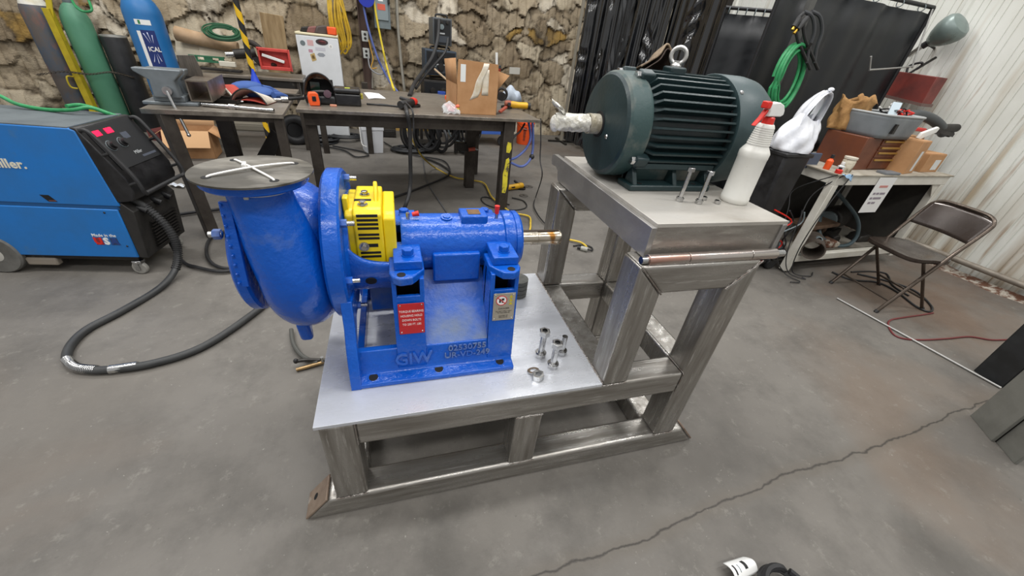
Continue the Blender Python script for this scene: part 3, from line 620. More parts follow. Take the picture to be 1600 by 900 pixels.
mo.part('gap_ring', MB().lathe([(.151, 1.494), (.158, 1.494), (.158, 1.51), (.151, 1.51)], (0, YM, ZM), (1, 0, 0), 48), dark)
for a in (40, 140, 220, 320):
    t = math.radians(a); c = (1.515, YM-.190*math.sin(t), ZM+.190*math.cos(t)); mo.part('cover_screw', MB().lathe([(.008, -.001), (.007, .003), (.003, .006), (0, .006)], c, (0, -math.sin(t), math.cos(t)), 14), zinc)
for a in (20, 118, 242, 340):
    t = math.radians(a); c = Vector((1.150, YM-.168*math.sin(t), ZM+.168*math.cos(t)))
    l_ = mo.part('bell_lug', MB().bar(c, c+Vector((.05, 0, 0)), .038, .040, (0, -math.sin(t), math.cos(t))), green, bevel=.006)
    mo.part('lug_bolt', MB().hexn(c+Vector((-.013, -.004*math.sin(t), .004*math.cos(t))), (1, 0, 0), .024, .014), zinc, l_)
shw = mat('masked_shaft', '#cfc9ba', .3, .3, '#a9a08b', 20, .4, .6, (1, 1, 1), .3, 60)
ms = mo.part('motor_shaft', MB().lathe([(.033, 1.03), (.033, 1.075), (.030, 1.03)], (0, YM, ZM), (1, 0, 0), 28).lathe([(.0265, .95), (.0265, 1.03), (.030, 1.032), (.030, 1.075)], (0, YM, ZM), (1, 0, 0), 28), shw)
mo.part('shaft_seal', MB().lathe([(.030, 1.070), (.042, 1.070), (.042, 1.076), (.030, 1.076)], (0, YM, ZM), (1, 0, 0), 32, cap=False), dark)
def crumple(a, b):
    x = .905 + .125*a; an = 2*PI*b; r = .0285 + .0012*math.sin(5*an+7*a) + .0012*math.sin(9*an-25*a) - .006*max(0, .12-a)/.12 + (.003*math.sin(3*an+2) if a < .2 else 0)
    return (x, YM+r*math.cos(an), ZM+r*math.sin(an))
film = mat('crinkled_clear_film', '#e4e2da', .18, 0, '#b9b5a8', 40, .35, .65, bump=.5, bscale=90, coat=.5)
sw = mo.part('shaft_wrap', MB().grid(crumple, 18, 36), film, label='crinkled clear plastic wrap on the shaft end')
tail = MB().grid(lambda a, b: (.935-.05*a, YM+.012*math.sin(b*9+a*5)-.01, ZM+.026+.036*a+.014*(b-.5)*(1-.6*a)+.004*math.sin(b*14)), 8, 8); mo.part('wrap_tail', tail, film, sw, solid=.001)
mo.part('wrap_end', MB().ball((.908, YM, ZM-.006), (.016, .026, .028), 14, 8), film, sw)
for a in (235,):
    t = math.radians(a); mo.part('drain_screw', MB().lathe([(.008, 0), (.006, -.004), (0, -.005)], (1.0785, YM-.062, ZM-.028), (1, 0, 0), 12), zinc)
for s_ in (-1, 1):
    y0 = YM+s_*.175; y1 = YM+s_*.085
    ft = mo.part('motor_foot', MB().prism([(1.150, min(y0, y1)), (1.165, y0 if s_ < 0 else y1), (1.485, y0 if s_ < 0 else y1), (1.495, min(y0, y1)+.015), (1.495, max(y0, y1)), (1.150, max(y0, y1))], 'z', HM, HM+.020), green, bevel=.004)
    for x0 in (1.165, 1.33, 1.47): mo.part('foot_web', MB().prism([(YM+s_*.165, HM+.018), (YM+s_*.08, HM+.018), (YM+s_*.07, HM+.075), (YM+s_*.125, HM+.085)], 'x', x0, x0+.018), green, ft, bevel=.003)
    mo.part('foot_wall', MB().prism([(YM+s_*.105, HM+.018), (YM+s_*.09, HM+.018), (YM+s_*.09, HM+.08), (YM+s_*.12, HM+.08)], 'x', 1.165, 1.488), gdust, ft)
    mo.part('foot_ledge', MB().prism([(YM+s_*.155, HM+.070), (YM+s_*.06, HM+.070), (YM+s_*.06, HM+.092), (YM+s_*.155, HM+.092)], 'x', 1.165, 1.49), green, ft, bevel=.004)
    for x0 in (1.20, 1.43): mo.part('foot_slot', MB().lathe([(0, 0), (.009, 0), (.009, .0008), (0, .0008)], (x0, YM+s_*.148, HM+.020), (0, 0, 1), 16), dark, ft)
ep = at(1059, 92, y=YM)
mo.part('eye_boss', MB().box(ep.x-.03, ep.x+.03, YM-.028, YM+.028, ZM+.172, ZM+.196), green, bevel=.006)
eye = MB().torus((ep.x, YM, ZM+.228), (.75, 1, 0), .024, .0068, 32, 12).lathe([(.018, 0), (.018, .006), (.010, .014), (.010, .02)], (ep.x, YM, ZM+.194), (0, 0, 1), 20)
mo.part('eye_bolt', eye, mat('bright_zinc', '#d6d5d2', .35, .9, '#b5b4b1', 20), label='zinc lifting eye on top')
# a worn leather piece slung over the far side of the motor
lp = [at(997, 103, y=.56), at(1010, 97, y=.58), at(1025, 88, y=.60), at(1036, 72, y=.62), at(1043, 80, y=.62), at(1047, 98, y=.60)]
def leather(a, b):
    q = spl(lp, 6); p = q[min(len(q)-1, int(a*(len(q)-1)))]; return (p.x+.004*math.sin(b*7), p.y+.10*b-.02, p.z-.075*b*b*1.0-.012*math.sin(a*PI)*b+.02*(1-b)*math.sin(a*PI)*.4)
le = Thing('leather_pad', 'worn brown leather pad slung over the motor beside its lifting eye', 'leather pad', (1.22, .58, ZM+.17), world=True)
le.part('hide', MB().grid(leather, 24, 10), mat('worn_leather', '#8d7a63', .75, 0, '#4d3c2d', 12, .4, .65, bump=.3), solid=.006)
le.part('lining', MB().grid(lambda a, b: Vector(leather(a, b))+Vector((0, -.012+.006*b, -.014)), 24, 10), mat('dark_lining', '#3a2d24', .8), solid=.003)
# ------------------------------------------------------------------ spray bottle
bt = at(1157, 320, z=HM); sb_ = Thing('spray_bottle', 'white spray bottle with red and white trigger head beside the motor', 'bottle', (bt.x, bt.y+.035, HM), .22)
milk = mat('milky_plastic', '#dddcd6', .38, 0, '#cfcdc5', 5, .4, .7, c3='#8b8880', scale3=22, lo3=.70, hi3=.74)
R0 = .046; pr = [(0, .001), (R0-.004, 0), (R0, .005), (R0, .02), (R0-.0012, .022), (R0-.0012, .150), (R0, .153), (R0, .170), (R0-.004, .178), (.034, .190)]
for k in range(9): z = .192+k*.0062; r = .0335-.0009*k; pr += [(r, z), (r+.001, z+.002), (r+.001, z+.004), (r, z+.0062)]
pr += [(.0245, .252), (.022, .256), (.015, .257), (.014, .27)]
sb_.part('bottle_body', MB().lathe(pr, n=48), milk, ang=.9)
sb_.part('collar', MB().lathe([(.0165, .254), (.0180, .256), (.0165, .274), (.013, .277)], n=28), redp, label='red screw collar')
sb_.part('trigger_head', MB().prism([(-.030, .279), (.036, .279), (.048, .285), (.044, .298), (.030, .312), (.005, .319), (-.034, .316), (-.034, .296), (-.030, .292)][::-1], 'y', -.0125, .0125), white, bevel=.005, seg=3)
sb_.part('nozzle', MB().box(-.055, -.033, -.011, .011, .300, .320), redp, bevel=.003, label='red square nozzle')
sb_.part('trigger', MB().prism([(-.030, .296), (-.040, .298), (-.052, .275), (-.068, .256), (-.072, .250), (-.066, .250), (-.048, .268), (-.034, .286)], 'y', -.007, .007), redp, bevel=.002, label='red squeeze trigger')
# ------------------------------------------------------------------ welding machine (front faces its +x)
wblue = mat('welder_blue', '#1a72c0', .42, 0, '#2469a8', 4, .4, .75, c3='#4b6f8c', scale3=5, lo3=.62, hi3=.85)
wtop = mat('dusty_grey_top', '#5c6468', .65, 0, '#4c5357', 5, .35, .7)
wk = Thing('welding_machine', 'blue wheeled welding machine with black sloping control panel', 'welder', (-1.19, 1.79, 0), -.14)
D = .40; ZB = .12; ZS = .455; ZT = .875
wk.part('lower_cabinet', MB().prism([(-.62, ZB), (0, ZB), (.012, ZS-.02), (-.72, ZS-.02), (-.72, .30)], 'y', 0, D), wblue, bevel=.006)
wk.part('upper_cabinet', MB().prism([(-.86, ZS), (.035, ZS), (.03, ZS+.03), (-.005, ZT-.01), (-.03, ZT), (-.86, ZT)], 'y', 0, D), wblue, bevel=.006)
wk.part('seam', MB().box(-.86, .024, .006, D-.006, ZS-.022, ZS+.002), mat('seam_blue', '#15568f', .5))
wk.part('top_cover', MB().box(-.85, -.035, .004, D-.004, ZT-.002, ZT+.006), wtop, bevel=.003)
con = wk.part('control_panel', MB().prism([(-.03, ZT+.004), (.0, ZT+.004), (.125, .62), (.135, .545), (.115, .49), (.03, .475), (.0, .50)], 'y', .004, D-.004), blackplas, bevel=.006)
sl = Vector((.125, 0, .62-ZT)).normalized(); cz = lambda t: Vector((0, 0, ZT+.004)) + Vector((.125, 0, .616-ZT))*t
def onp(t, y, up=.001): q = cz(t); nrm = Vector((-sl.z, 0, sl.x)); nrm = Vector((.90, 0, .44)); return Vector((q.x, y, q.z)) + nrm*up
Mc = frame_m(onp(.45, D/2, .002), (0, 1, 0), -sl)
wk.part('panel_face', MB().box(-.165, .165, -.115, .120, 0, .003, Mc), mat('panel_satin_black', '#232426', .45), con, bevel=.001)
led = mat('red_led', '#ff1030', .4, emit='#ff1540', estr=2.2)
for yy in (-.115, -.030): wk.part('display', MB().box(yy-.024, yy+.024, .066, .094, .003, .005, Mc), led, con, label='glowing red digital display')
for yy in (-.10, -.015):
    wk.part('knob', MB().lathe([(.026, .003), (.024, .012), (.017, .014), (.016, .03), (0, .03)], Mc @ Vector((yy, .008, 0)), Mc.to_3x3() @ Vector((0, 0, 1)), 20), blackrub, con); wk.part('dial_ring', MB().torus(Mc @ Vector((yy, .008, .004)), Mc.to_3x3() @ Vector((0, 0, 1)), .027, .0018, 24, 6), greyp, con)
wk.part('lettering', text_mesh('Miller', .026, Mc @ Matrix.Translation((.03, -.058, .0035)), .0003), mat('pale_print', '#b9bcbd', .5), con)
wk.part('lettering', text_mesh('Deltaweld', .013, Mc @ Matrix.Translation((.12, -.062, .0035)), .0003), MATS['pale_print'], con) if False else None
wk.part('label_strip', MB().box(.035, .15, -.092, -.080, .003, .0036, Mc).box(.02, .07, .02, .055, .003, .0036, Mc), mat('label_grey', '#4a4f5a', .5), con)
for yy in (.012, D-.012):
    pts = [(.01, yy, ZT-.01), (.04, yy, ZT-.01), (.075, yy, ZT-.06), (.165, yy, .63), (.185, yy, .545), (.175, yy+(.03 if yy < .2 else -.03), .53)]
    wk.part('handle_side', MB().tube(pts, .011, 10, 5), blackrub, con)
    for zz, xx in ((.60, .165), (.76, .107)): wk.part('handle_bracket', MB().cyl((xx-.05, yy, zz-.02), (xx+.004, yy, zz), .008, n=8), blackrub, con)
wk.part('handle_grip', MB().cyl((.176, .035, .532), (.176, D-.035, .532), .012, n=12), blackrub, con)
lw = wk.part('lower_front', MB().prism([(0, ZB), (.05, ZB-.005), (.085, .42), (.04, .475), (.01, .46)], 'y', .006, D-.006), mat('sooty_front', '#2a2826', .6, 0, '#1e1d1c', 8, c3='#5a4032', scale3=6, lo3=.62, hi3=.8), bevel=.004)
for k in range(9):
    z = .145+k*.021; x = .053+.035*(z-ZB)/.3; wk.part('louvre', MB().box(x-.004, x+.012, .10, .34, z, z+.008, Matrix.Translation((0, 0, 0))), charcoal, lw)
for yy in (.07, .20, .30): wk.part('cable_socket', MB().cyl((.07, yy, .43), (.115, yy, .405), .020, n=14), blackplas, lw)
Ms = lambda x, z: frame_m((x, -.0012, z), (1, 0, 0), (0, 0, 1))
wk.part('lettering', text_mesh('Miller.', .066, Ms(-.31, .672), .0006, 'RIGHT', bold=.0018), mat('cream_print', '#ddd8c4', .55))
wk.part('lettering', text_mesh('Made in the', .026, Ms(-.125, .268), .0005, bold=.0004), paper)
for k, (ch, m_) in enumerate((('U', redp), ('S', paper), ('A', mat('navy_print', '#23407f', .5)))): wk.part('lettering', text_mesh(ch, .06, Ms(-.150+.042*k-.018, .228), .0005, bold=.003), m_)
wk.part('flag_field', MB().box(-.185, -.145, -.0008, 0, .205, .252), mat('dark_red_print', '#8a2430', .5)); wk.part('flag_field', MB().box(-.105, -.065, -.0008, 0, .205, .252), mat('navy_field', '#2a3c66', .5))
wk.part('latch_pocket', MB().prism([(-.330, .508), (-.288, .508), (-.262, .470), (-.304, .470)], 'y', -.0012, .02), dark); wk.part('latch_tongue', MB().box(-.300, -.266, -.0016, .01, .472, .479), mat('rust_red', '#6a3d33', .6))
for sx_, sz_ in ((-.06, .415), (-.60, .42), (-.03, .20)): wk.part('panel_screw', MB().lathe([(.006, 0), (.004, .003), (0, .003)], (sx_, -.001, sz_), (0, -1, 0), 10), charcoal)
grey_tire = mat('grey_tyre', '#6b6a66', .7, 0, '#565551', 8)
wk.part('undertray', MB().box(-.80, -.02, .02, D-.02, ZB-.03, ZB), charcoal, bevel=.003); wk.part('rear_bumper', MB().box(-.62, -.46, .01, .05, .045, .095), mat('tan_rubber', '#8b8276', .7), bevel=.01)
for yy in (.015, D-.015):
    c = Vector((-.735, yy, .125)); w_ = wk.part('wheel', MB().lathe([(.085, -.025), (.118, -.025), (.125, -.015), (.125, .015), (.118, .025), (.085, .025)], c, (0, 1, 0), 36), grey_tire); wk.part('wheel_hub', MB().lathe([(.03, -.028), (.07, -.02), (.085, -.018), (.085, .018), (.03, .02)], c, (0, 1, 0), 28), mat('pale_hub', '#b7b5ae', .5), w_)
    f_ = wk.part('caster_fork', MB().box(-.05, .0, yy-.02, yy+.02, .075, .095).box(-.045, -.02, yy-.022, yy-.016, .03, .09).box(-.045, -.02, yy+.016, yy+.022, .03, .09), zinc, bevel=.002); wk.part('caster_wheel', MB().lathe([(.0, -.014), (.036, -.014), (.042, -.008), (.042, .008), (.036, .014), (0, .014)], (-.028, yy, .042), (0, 1, 0), 24), mat('grey_caster', '#8d8b85', .55), f_)
# cables on the floor
def cable(name, label, pts, r, m, cat='cable', k=8, n=10, group=None): return wsolo(name, label, cat, MB().tube([Vector(p) for p in pts], r, n, k), m, group=group)
F = lambda px, py, z=.02: at(px, py, z=z)
gun = Thing('welding_gun_cable', 'thick black welding gun cable looping across the floor before the blue welder', 'cable', (-1.05, 1.2, 0), world=True)
gp = [at(205, 310, y=1.85), at(225, 322, y=1.86), at(252, 345, y=1.84), at(272, 372, y=1.82), F(278, 398, .13), F(272, 425, .05), F(247, 452), F(192, 485), F(137, 514), F(110, 540), F(105, 562), F(122, 575), F(165, 578), F(242, 567), F(320, 540), F(398, 488), F(470, 430), F(560, 390)]
gun.part('hose', MB().tube(gp, .0185, 12, 8), mat('hose_black', '#2b2c2d', .55, 0, '#3a3b3b', 6))
gg = spl(gp, 8); sg = gg[8:40]; cf = MB()
for i in range(0, len(sg)-1): cf.sweep([sg[i], sg[i].lerp(sg[i+1], .55)], .024, 10)
gun.part('strain_relief', cf, blackrub, label='ribbed strain relief sleeve')
cl_ = MB(); sg = spl(gp[10:13], 18)
for i in range(0, 30): cl_.torus(sg[i], sg[i+1]-sg[i], .0195, .0026, 14, 5)
gun.part('wire_spring', cl_, zinc, label='steel spring around the hose')
gun.part('ferrule', MB().sweep(spl(gp[11:14], 10)[11:17], .021, 12), zinc)
cable('power_cable', 'black cable from the welder running to the right under the bench', [at(240, 330, y=1.95), F(262, 372, .1), F(285, 408), F(310, 418), F(345, 424), F(380, 418), F(430, 400), F(520, 360)], .011, blackrub)
cable('power_cable', 'black cable on the floor passing behind the bench leg', [F(262, 338), F(300, 332), F(335, 328), F(380, 322), F(450, 322), F(530, 320), F(600, 312), F(660, 292), F(702, 272), F(690, 258), F(660, 245)], .012, blackrub)
cable('power_cable', 'black cable curling beside the foot of the striped-bench leg', [F(352, 362), F(333, 368), F(323, 385), F(326, 405), F(345, 418), F(385, 420)], .011, blackrub)
cable('lead_cable', 'grey ground lead curling under the pump casing', [F(455, 515), F(458, 535), F(468, 552), F(482, 562), F(497, 566)], .011, mat('grey_lead', '#4a4a46', .6))
gc = Thing('ground_clamp', 'brass-jawed ground clamp on the floor left of the skid deck', 'clamp', F(490, 575, 0), .15)
gc.part('jaw', MB().tube([(-.075, 0, .012), (-.02, .004, .014), (.05, .012, .016)], .009, 8, 6), mat('dull_brass', '#a98d63', .45, .6, '#7d6647', 20)); gc.part('jaw', MB().tube([(-.07, .03, .04), (-.02, .03, .035), (.06, .015, .02)], .009, 8, 6), charcoal)
gc.part('grip_cap', MB().ball((-.072, .03, .042), (.012, .012, .014), 10, 8), blackrub); gc.part('clamp_bolt', MB().cyl((.045, .012, 0.01), (.045, .012, .05), .008, n=10), zinc)
bg = at(280, 291, z=0); wsolo('plastic_wrapper', 'small crumpled clear plastic wrapper on the floor between welder and bench', 'wrapper', MB().grid(lambda a, b: (bg.x-.07+.13*a+.01*math.sin(b*8), bg.y+.06*(b-.5)-.05*a, .012+.018*abs(math.sin(a*6+b*4))), 12, 8), mat('clear_film_white', '#cfd6e2', .2, 0, '#e9edf2', 30, coat=.6), solid=.001)
# ------------------------------------------------------------------ gas cylinders along the back wall
def gas_cylinder(name, label, x, y, r, h, m, cap=None, neck=True, band=None):
    t = Thing(name, label, 'gas cylinder', (x, y, 0)); sh_ = h-.16
    t.part('cylinder_body', MB().lathe([(r*.9, 0), (r, .02), (r, sh_-.06), (r*.96, sh_-.01), (r*.82, sh_+.05), (r*.58, sh_+.10), (r*.34, sh_+.13), (r*.3, sh_+.15)], n=36), m)
    if neck: t.part('neck_ring', MB().lathe([(r*.34, sh_+.125), (r*.36, sh_+.13), (r*.36, sh_+.165), (r*.2, sh_+.17)], n=20), greyp)
    if neck: t.part('valve', MB().cyl((0, 0, sh_+.16), (0, 0, sh_+.26), .02, n=12).cyl((-.05, 0, sh_+.22), (.05, 0, sh_+.22), .014, n=10).cyl((0, 0, sh_+.26), (0, 0, sh_+.275), .035, n=16), brass)
    if band: t.part('shoulder_label', MB().lathe([(r*.975, sh_-.03), (r*.84, sh_+.047), (r*.62, sh_+.095)], n=36, cap=False), band)
    return t
GY = 5.55
def cylat(px, py, z): return at(px, py, z=z)
c0 = at(52, 15, y=GY); gas_cylinder('gas_cylinder', 'rusty brown and grey tall gas cylinder, leftmost by the torn wall', c0.x+.02, GY, .128, 1.42, mat('worn_brown_cylinder', '#5f5854', .6, .1, '#46586a', 5, .42, .58, (1, 1, .5), 0, 50, '#865a4c', 6, .52, .66), band=mat('white_shoulder_label', '#dcdcd6', .6, 0, '#c9c2a8', 9))
c1 = at(116, 35, y=GY); gas_cylinder('gas_cylinder', 'green gas cylinder chained beside the yellow post', -2.98, GY+.02, .128, 1.37, mat('cylinder_green', '#4b8366', .5, 0, '#5a8f75', 3, .35, .7, (1, 1, .6), 0, 50, '#3a5a48', 6, .6, .8))
c2 = at(170, 60, y=GY); t = Thing('gas_cylinder', 'black flat-topped cylinder right of the green gas cylinder', 'gas cylinder', (c2.x, GY+.1, 0)); t.part('cylinder_body', MB().lathe([(.115, 0), (.125, .02), (.125, 1.03), (.12, 1.05), (.0, 1.05)], n=32), mat('black_cylinder', '#1f2022', .45, 0, '#2b2c2e', 6)); t.part('top_rim', MB().torus((0, 0, 1.05), (0, 0, 1), .115, .012, 28, 8), mat('worn_rim', '#8a8a86', .5, .5))
c3 = at(236, 60, y=4.95); cy = gas_cylinder('gas_cylinder', 'big bright blue gas cylinder with white and navy sticker', c3.x, 4.95, .163, 1.54, mat('cylinder_blue', '#1a639f', .42, 0, '#236da8', 4, .4, .7))
def decal(t, r, z0, z1, a0, a1, m, name, sub=None):
    return t.part(name, MB().grid(lambda a, b: (r*math.cos(a0+(a1-a0)*a), r*math.sin(a0+(a1-a0)*a), z0+(z1-z0)*b), 12, 4), m, sub)
va = math.atan2(CC.y-4.95, CC.x-c3.x); rd = .1637
nav = mat('navy_sticker', '#1d2f6b', .4); 
st = decal(cy, rd, .86, 1.19, va-.42, va+.30, nav, 'sticker'); decal(cy, rd+.0006, .82, 1.18, va-.62, va-.42, paper, 'sticker', None)
decal(cy, rd+.0006, 1.235, 1.28, va-.55, va+.25, paper, 'sticker'); decal(cy, rd+.001, 1.24, 1.275, va-.38, va-.26, mat('leaf_green', '#2b7a44', .5), 'sticker_mark')
for k, (a_, z_) in enumerate(((-.3, 1.16), (-.1, 1.17), (.1, 1.15), (-.25, .90), (-.02, .89), (.15, .91))):
    zc = 1.025; cy.part('sticker_ray', MB().grid(lambda a, b, a_=a_, z_=z_: ((rd+.001)*math.cos(va+a_*(.35+.65*a)+.05*(b-.5)*a), (rd+.001)*math.sin(va+a_*(.35+.65*a)+.05*(b-.5)*a), zc+(z_-zc)*(.35+.65*a)), 6, 2), mat('pale_sticker', '#c9cfe6', .4), st, solid=.0006)
tq = Vector((math.cos(va), math.sin(va), 0)); cy.part('lettering', text_mesh('ICAL', .060, frame_m(tq*(rd+.002)+Vector((0, 0, 1.02)), (-math.sin(va), math.cos(va), 0), (0, 0, 1)), .0004, sx=.8, bold=.001), paper, st)
yp_ = mat('rack_yellow', '#b5a21b', .5, 0, '#9c8817', 6, c3='#4a4020', scale3=9, lo3=.66, hi3=.8)
y0 = at(72, 15, y=5.40); y1_ = at(128, 165, y=5.40)
yr = Thing('yellow_rack_post', 'tall yellow flat steel post between brown and green gas cylinders', 'post', (y0.x, 5.40, 0)); yr.part('flat_bar', MB().box(-.035, .035, -.006, .006, 0, 1.27), yp_, bevel=.002); yr.part('flange', MB().box(.03, .036, -.006, .05, 0, 1.27), yp_)
yr.part('upper_arm', MB().bar((.01, 0, 1.18), (.09, .03, 1.5), .05, .01, (0, 1, 0)), yp_); yr.part('hook', MB().tube([(-.03, -.01, .62), (-.07, -.05, .62), (-.075, -.055, .52), (-.03, -.03, .50)], .009, 8, 4), yp_)
chn = MB(); pa = [at(58, 117, y=5.40), at(100, 112, y=5.36), at(140, 116, y=5.38), at(175, 113, y=5.44), at(208, 121, y=5.55)]; q = spl(pa, 14)
for i in range(0, len(q)-1):
    d = q[i+1]-q[i]; M_ = frame_m((q[i]+q[i+1])/2, d, (0, 0, 1) if i % 2 else (0, 1, 0)); chn.sweep([M_ @ Vector((.017*math.cos(2*PI*j/10), .009*math.sin(2*PI*j/10), 0)) for j in range(10)], .0028, 5, True)
wsolo('safety_chain', 'rusty chain slung across the gas cylinders', 'chain', chn, mat('dark_chain', '#4a443d', .5, .7))
cable('green_gas_hose', 'thin green hose looping off the green gas cylinder valve', [at(112, 0, y=5.5), at(120, 12, y=5.4), at(132, 18, y=5.4), at(143, 16, y=5.4), at(140, 4, y=5.5), at(134, -10, y=5.5)], .012, grnhose, 'hose')
cable('green_gas_hose', 'green hose lying across the top of the blue welder', [at(-30, 140, y=2.25), at(0, 150, y=2.22), at(28, 163, y=2.18), at(70, 171, y=2.15), at(110, 172, y=2.1), at(140, 168, y=2.12), at(168, 177, y=2.14), at(190, 185, y=2.2)], .010, grnhose, 'hose')
cable('green_gas_hose', 'second green hose end on the back of the blue welder', [at(104, 166, y=2.13), at(125, 164, y=2.2), at(150, 170, y=2.16), at(178, 180, y=2.15), at(200, 186, y=2.2)], .010, grnhose, 'hose')
# ------------------------------------------------------------------ benches
bsteel = mat('bench_steel', '#8c8479', .42, .5, '#6b635a', 5, .35, .7, (1, 1, 1), .1, 40, '#8d867c', 9, .62, .8)
bleg = mat('bench_leg_steel', '#4a443e', .55, .5, '#352f2a', 6)
TZ = .89
mt = Thing('steel_workbench', 'long dark steel workbench before the torn wall', 'workbench', (.67, 2.70, 0), RA)
LX0, LX1 = -.985, 1.04; mt.part('bench_top', MB().box(LX0, LX1, 0, 1.35, TZ-.025, TZ), bsteel, bevel=.003)
mt.part('worn_edge', MB().box(LX0, LX1, -.003, .006, TZ-.026, TZ+.0006), mat('worn_bright_edge', '#9b948a', .35, .8, '#6d665e', 9), bevel=.002)
mt.part('apron', MB().box(LX0+.04, LX1-.22, .06, .10, TZ-.125, TZ-.025), bleg, bevel=.003); mt.part('apron', MB().box(LX0+.04, LX1-.22, 1.2, 1.24, TZ-.125, TZ-.025), bleg)
ypaint = mat('worn_yellow_leg', '#e0d13a', .6, 0, '#b7a92e', 8, c3='#4a443e', scale3=16, lo3=.54, hi3=.60)
lgp = mt.part('bench_leg', MB().box(.70, .80, .03, .13, 0, TZ-.025), bleg, bevel=.006)
mt.part('paint_patch', MB().prism([(.728, .19), (.765, .185), (.779, .26), (.774, .40), (.782, .50), (.768, .535), (.742, .52), (.735, .45), (.722, .38), (.727, .28)], 'y', .0285, .05).prism([(.738, .585), (.77, .58), (.788, .62), (.778, .675), (.745, .68), (.736, .64)], 'y', .0285, .05), ypaint, lgp, label='worn yellow paint on the leg')
mt.part('bench_leg', MB().box(.535, .635, .72, .82, 0, TZ-.025), bleg, bevel=.006); mt.part('bench_leg', MB().box(-.95, -.87, .10, .18, 0, TZ-.025), bleg, bevel=.006)
for xx in (-1.0, -.45, .75): mt.part('bench_leg', MB().box(xx, xx+.07, 2.15 if xx < 0 else 1.22, 2.22 if xx < 0 else 1.29, 0, TZ-.025), bleg, bevel=.005)
mt.part('leg_shelf', MB().box(.42, .55, .72, .80, .42, .50), charcoal, bevel=.003)
vt = Thing('vise_bench', 'smaller steel bench carrying the vise, left of the long workbench', 'workbench', (-.72, 2.36, 0), RA)
vt.part('bench_top', MB().box(-.42, .37, 0, 1.25, TZ-.022, TZ), bsteel, bevel=.003)
vt.part('top_edge', MB().box(-.42, .37, -.003, .012, TZ-.03, TZ), mat('worn_bright_edge', '#9b948a', .35, .8, '#6d665e', 9), bevel=.002)
vt.part('apron', MB().box(-.36, .35, .04, .07, TZ-.065, TZ-.022), bleg)
vt.part('bench_leg', MB().bar((-.27, -.02, 0), (-.32, .05, TZ-.022), .075, .075), bleg, bevel=.004); vt.part('bench_leg', MB().box(-.18, -.08, .52, .62, 0, TZ-.022), bleg, bevel=.004); vt.part('bench_leg', MB().box(.10, .17, .95, 1.02, 0, TZ-.022), bleg, bevel=.004)
vt.part('bench_leg', MB().box(.30, .36, .02, .08, .0, TZ-.022), bleg, bevel=.004)
vt.part('brace_plate', MB().prism([(-.05, .35), (.14, .62), (.20, .55), (.10, .35)], 'y', .80, .82), charcoal)
# rear bench by the wall
SHY = 4.82; SHZ = at(440, 123, y=SHY).z
rb_ = Thing('rear_steel_bench', 'low dark shelf bench behind the vise bench with clutter on it', 'shelf', (-1.35, SHY, 0), RA)
rb_.part('shelf_top', MB().box(-.55, .72, 0, .55, SHZ-.03, SHZ), bsteel, bevel=.003); rb_.part('shelf_front', MB().box(-.52, .65, .02, .05, SHZ-.11, SHZ-.03), charcoal)
for xx in (-.54, .62):
    for yy in (.02, .46): rb_.part('bench_leg', MB().box(xx, xx+.06, yy, yy+.06, 0, SHZ-.03), bleg)
# ------------------------------------------------------------------ vise and what lies on the vise bench
vgrey = mat('vise_grey', '#7c8387', .4, .4, '#666c70', 8, .35, .7)
vs = Thing('bench_vise', 'grey bench vise beside a square steel tube', 'vise', (-1.03, 2.52, TZ), RA)
vs.part('vise_base', MB().box(-.15, .15, -.05, .14, 0, .022).box(-.085, .085, -.045, .125, .022, .06), vgrey, bevel=.006); 
vs.part('fixed_jaw', MB().prism([(-.12, .205), (.10, .205), (.095, .18), (.06, .14), (.075, .045), (-.075, .045), (-.06, .14), (-.115, .18)], 'y', .07, .15), vgrey, bevel=.006)
vs.part('sliding_jaw', MB().prism([(-.135, .215), (.115, .215), (.112, .195), (.065, .15), (.072, .05), (-.072, .05), (-.065, .15), (-.13, .195)], 'y', -.07, .0), vgrey, bevel=.006)
vs.part('slide_beam', MB().box(-.04, .04, -.05, .14, .055, .12), vgrey, bevel=.005)
vs.part('spindle_boss', MB().cyl((.02, -.10, .095), (.02, -.06, .095), .026, n=18), zinc); vs.part('vise_handle', MB().cyl((.02, -.10, .095), (.075, -.16, -.16), .009, n=12).ball((.075, -.16, -.16), .012), zinc)
ht = mat('heat_tinted_tube', '#8b8378', .38, .7, '#6a5f54', 6)
st_ = Thing('square_tube_offcut', 'short square steel tube offcut lying open end forward right of the vise', 'steel tube', (-.865, 2.53, TZ+.025), RA+.02)
w2 = .062; hh = .128
st_.part('tube_wall', MB().box(-w2, w2, 0, .46, 0, .008), ht); st_.part('tube_wall', MB().box(-w2, w2, 0, .46, hh-.008, hh), ht); st_.part('tube_wall', MB().box(-w2, -w2+.008, 0, .46, .008, hh-.008), ht); st_.part('tube_wall', MB().box(w2-.008, w2, 0, .46, .008, hh-.008), ht)
wsolo('steel_offcut', 'dull flat-sided steel block standing on top of the vise', 'steel block', MB().add([tuple(at(*p, y=yy)) for yy in (2.78, 2.86) for p in ((275, 86), (303, 86), (316, 112), (318, 122), (286, 118))], [(4, 3, 2, 1, 0), (5, 6, 7, 8, 9)] + [(i, (i+1) % 5, 5+(i+1) % 5, 5+i) for i in range(5)]), mat('mill_steel_block', '#6e675f', .5, .6, '#55504a', 12, stretch=(8, 1, 1)), bevel=.002)
def onT(px, py, z=TZ): return at(px, py, z=z)
rp_ = Thing('pipe_wrench_bar', 'long bright chrome bar with collar on the vise bench edge', 'tool', (0, 0, 0), world=True); a_ = onT(316, 163, TZ+.014); b_ = onT(428, 173, TZ+.014)
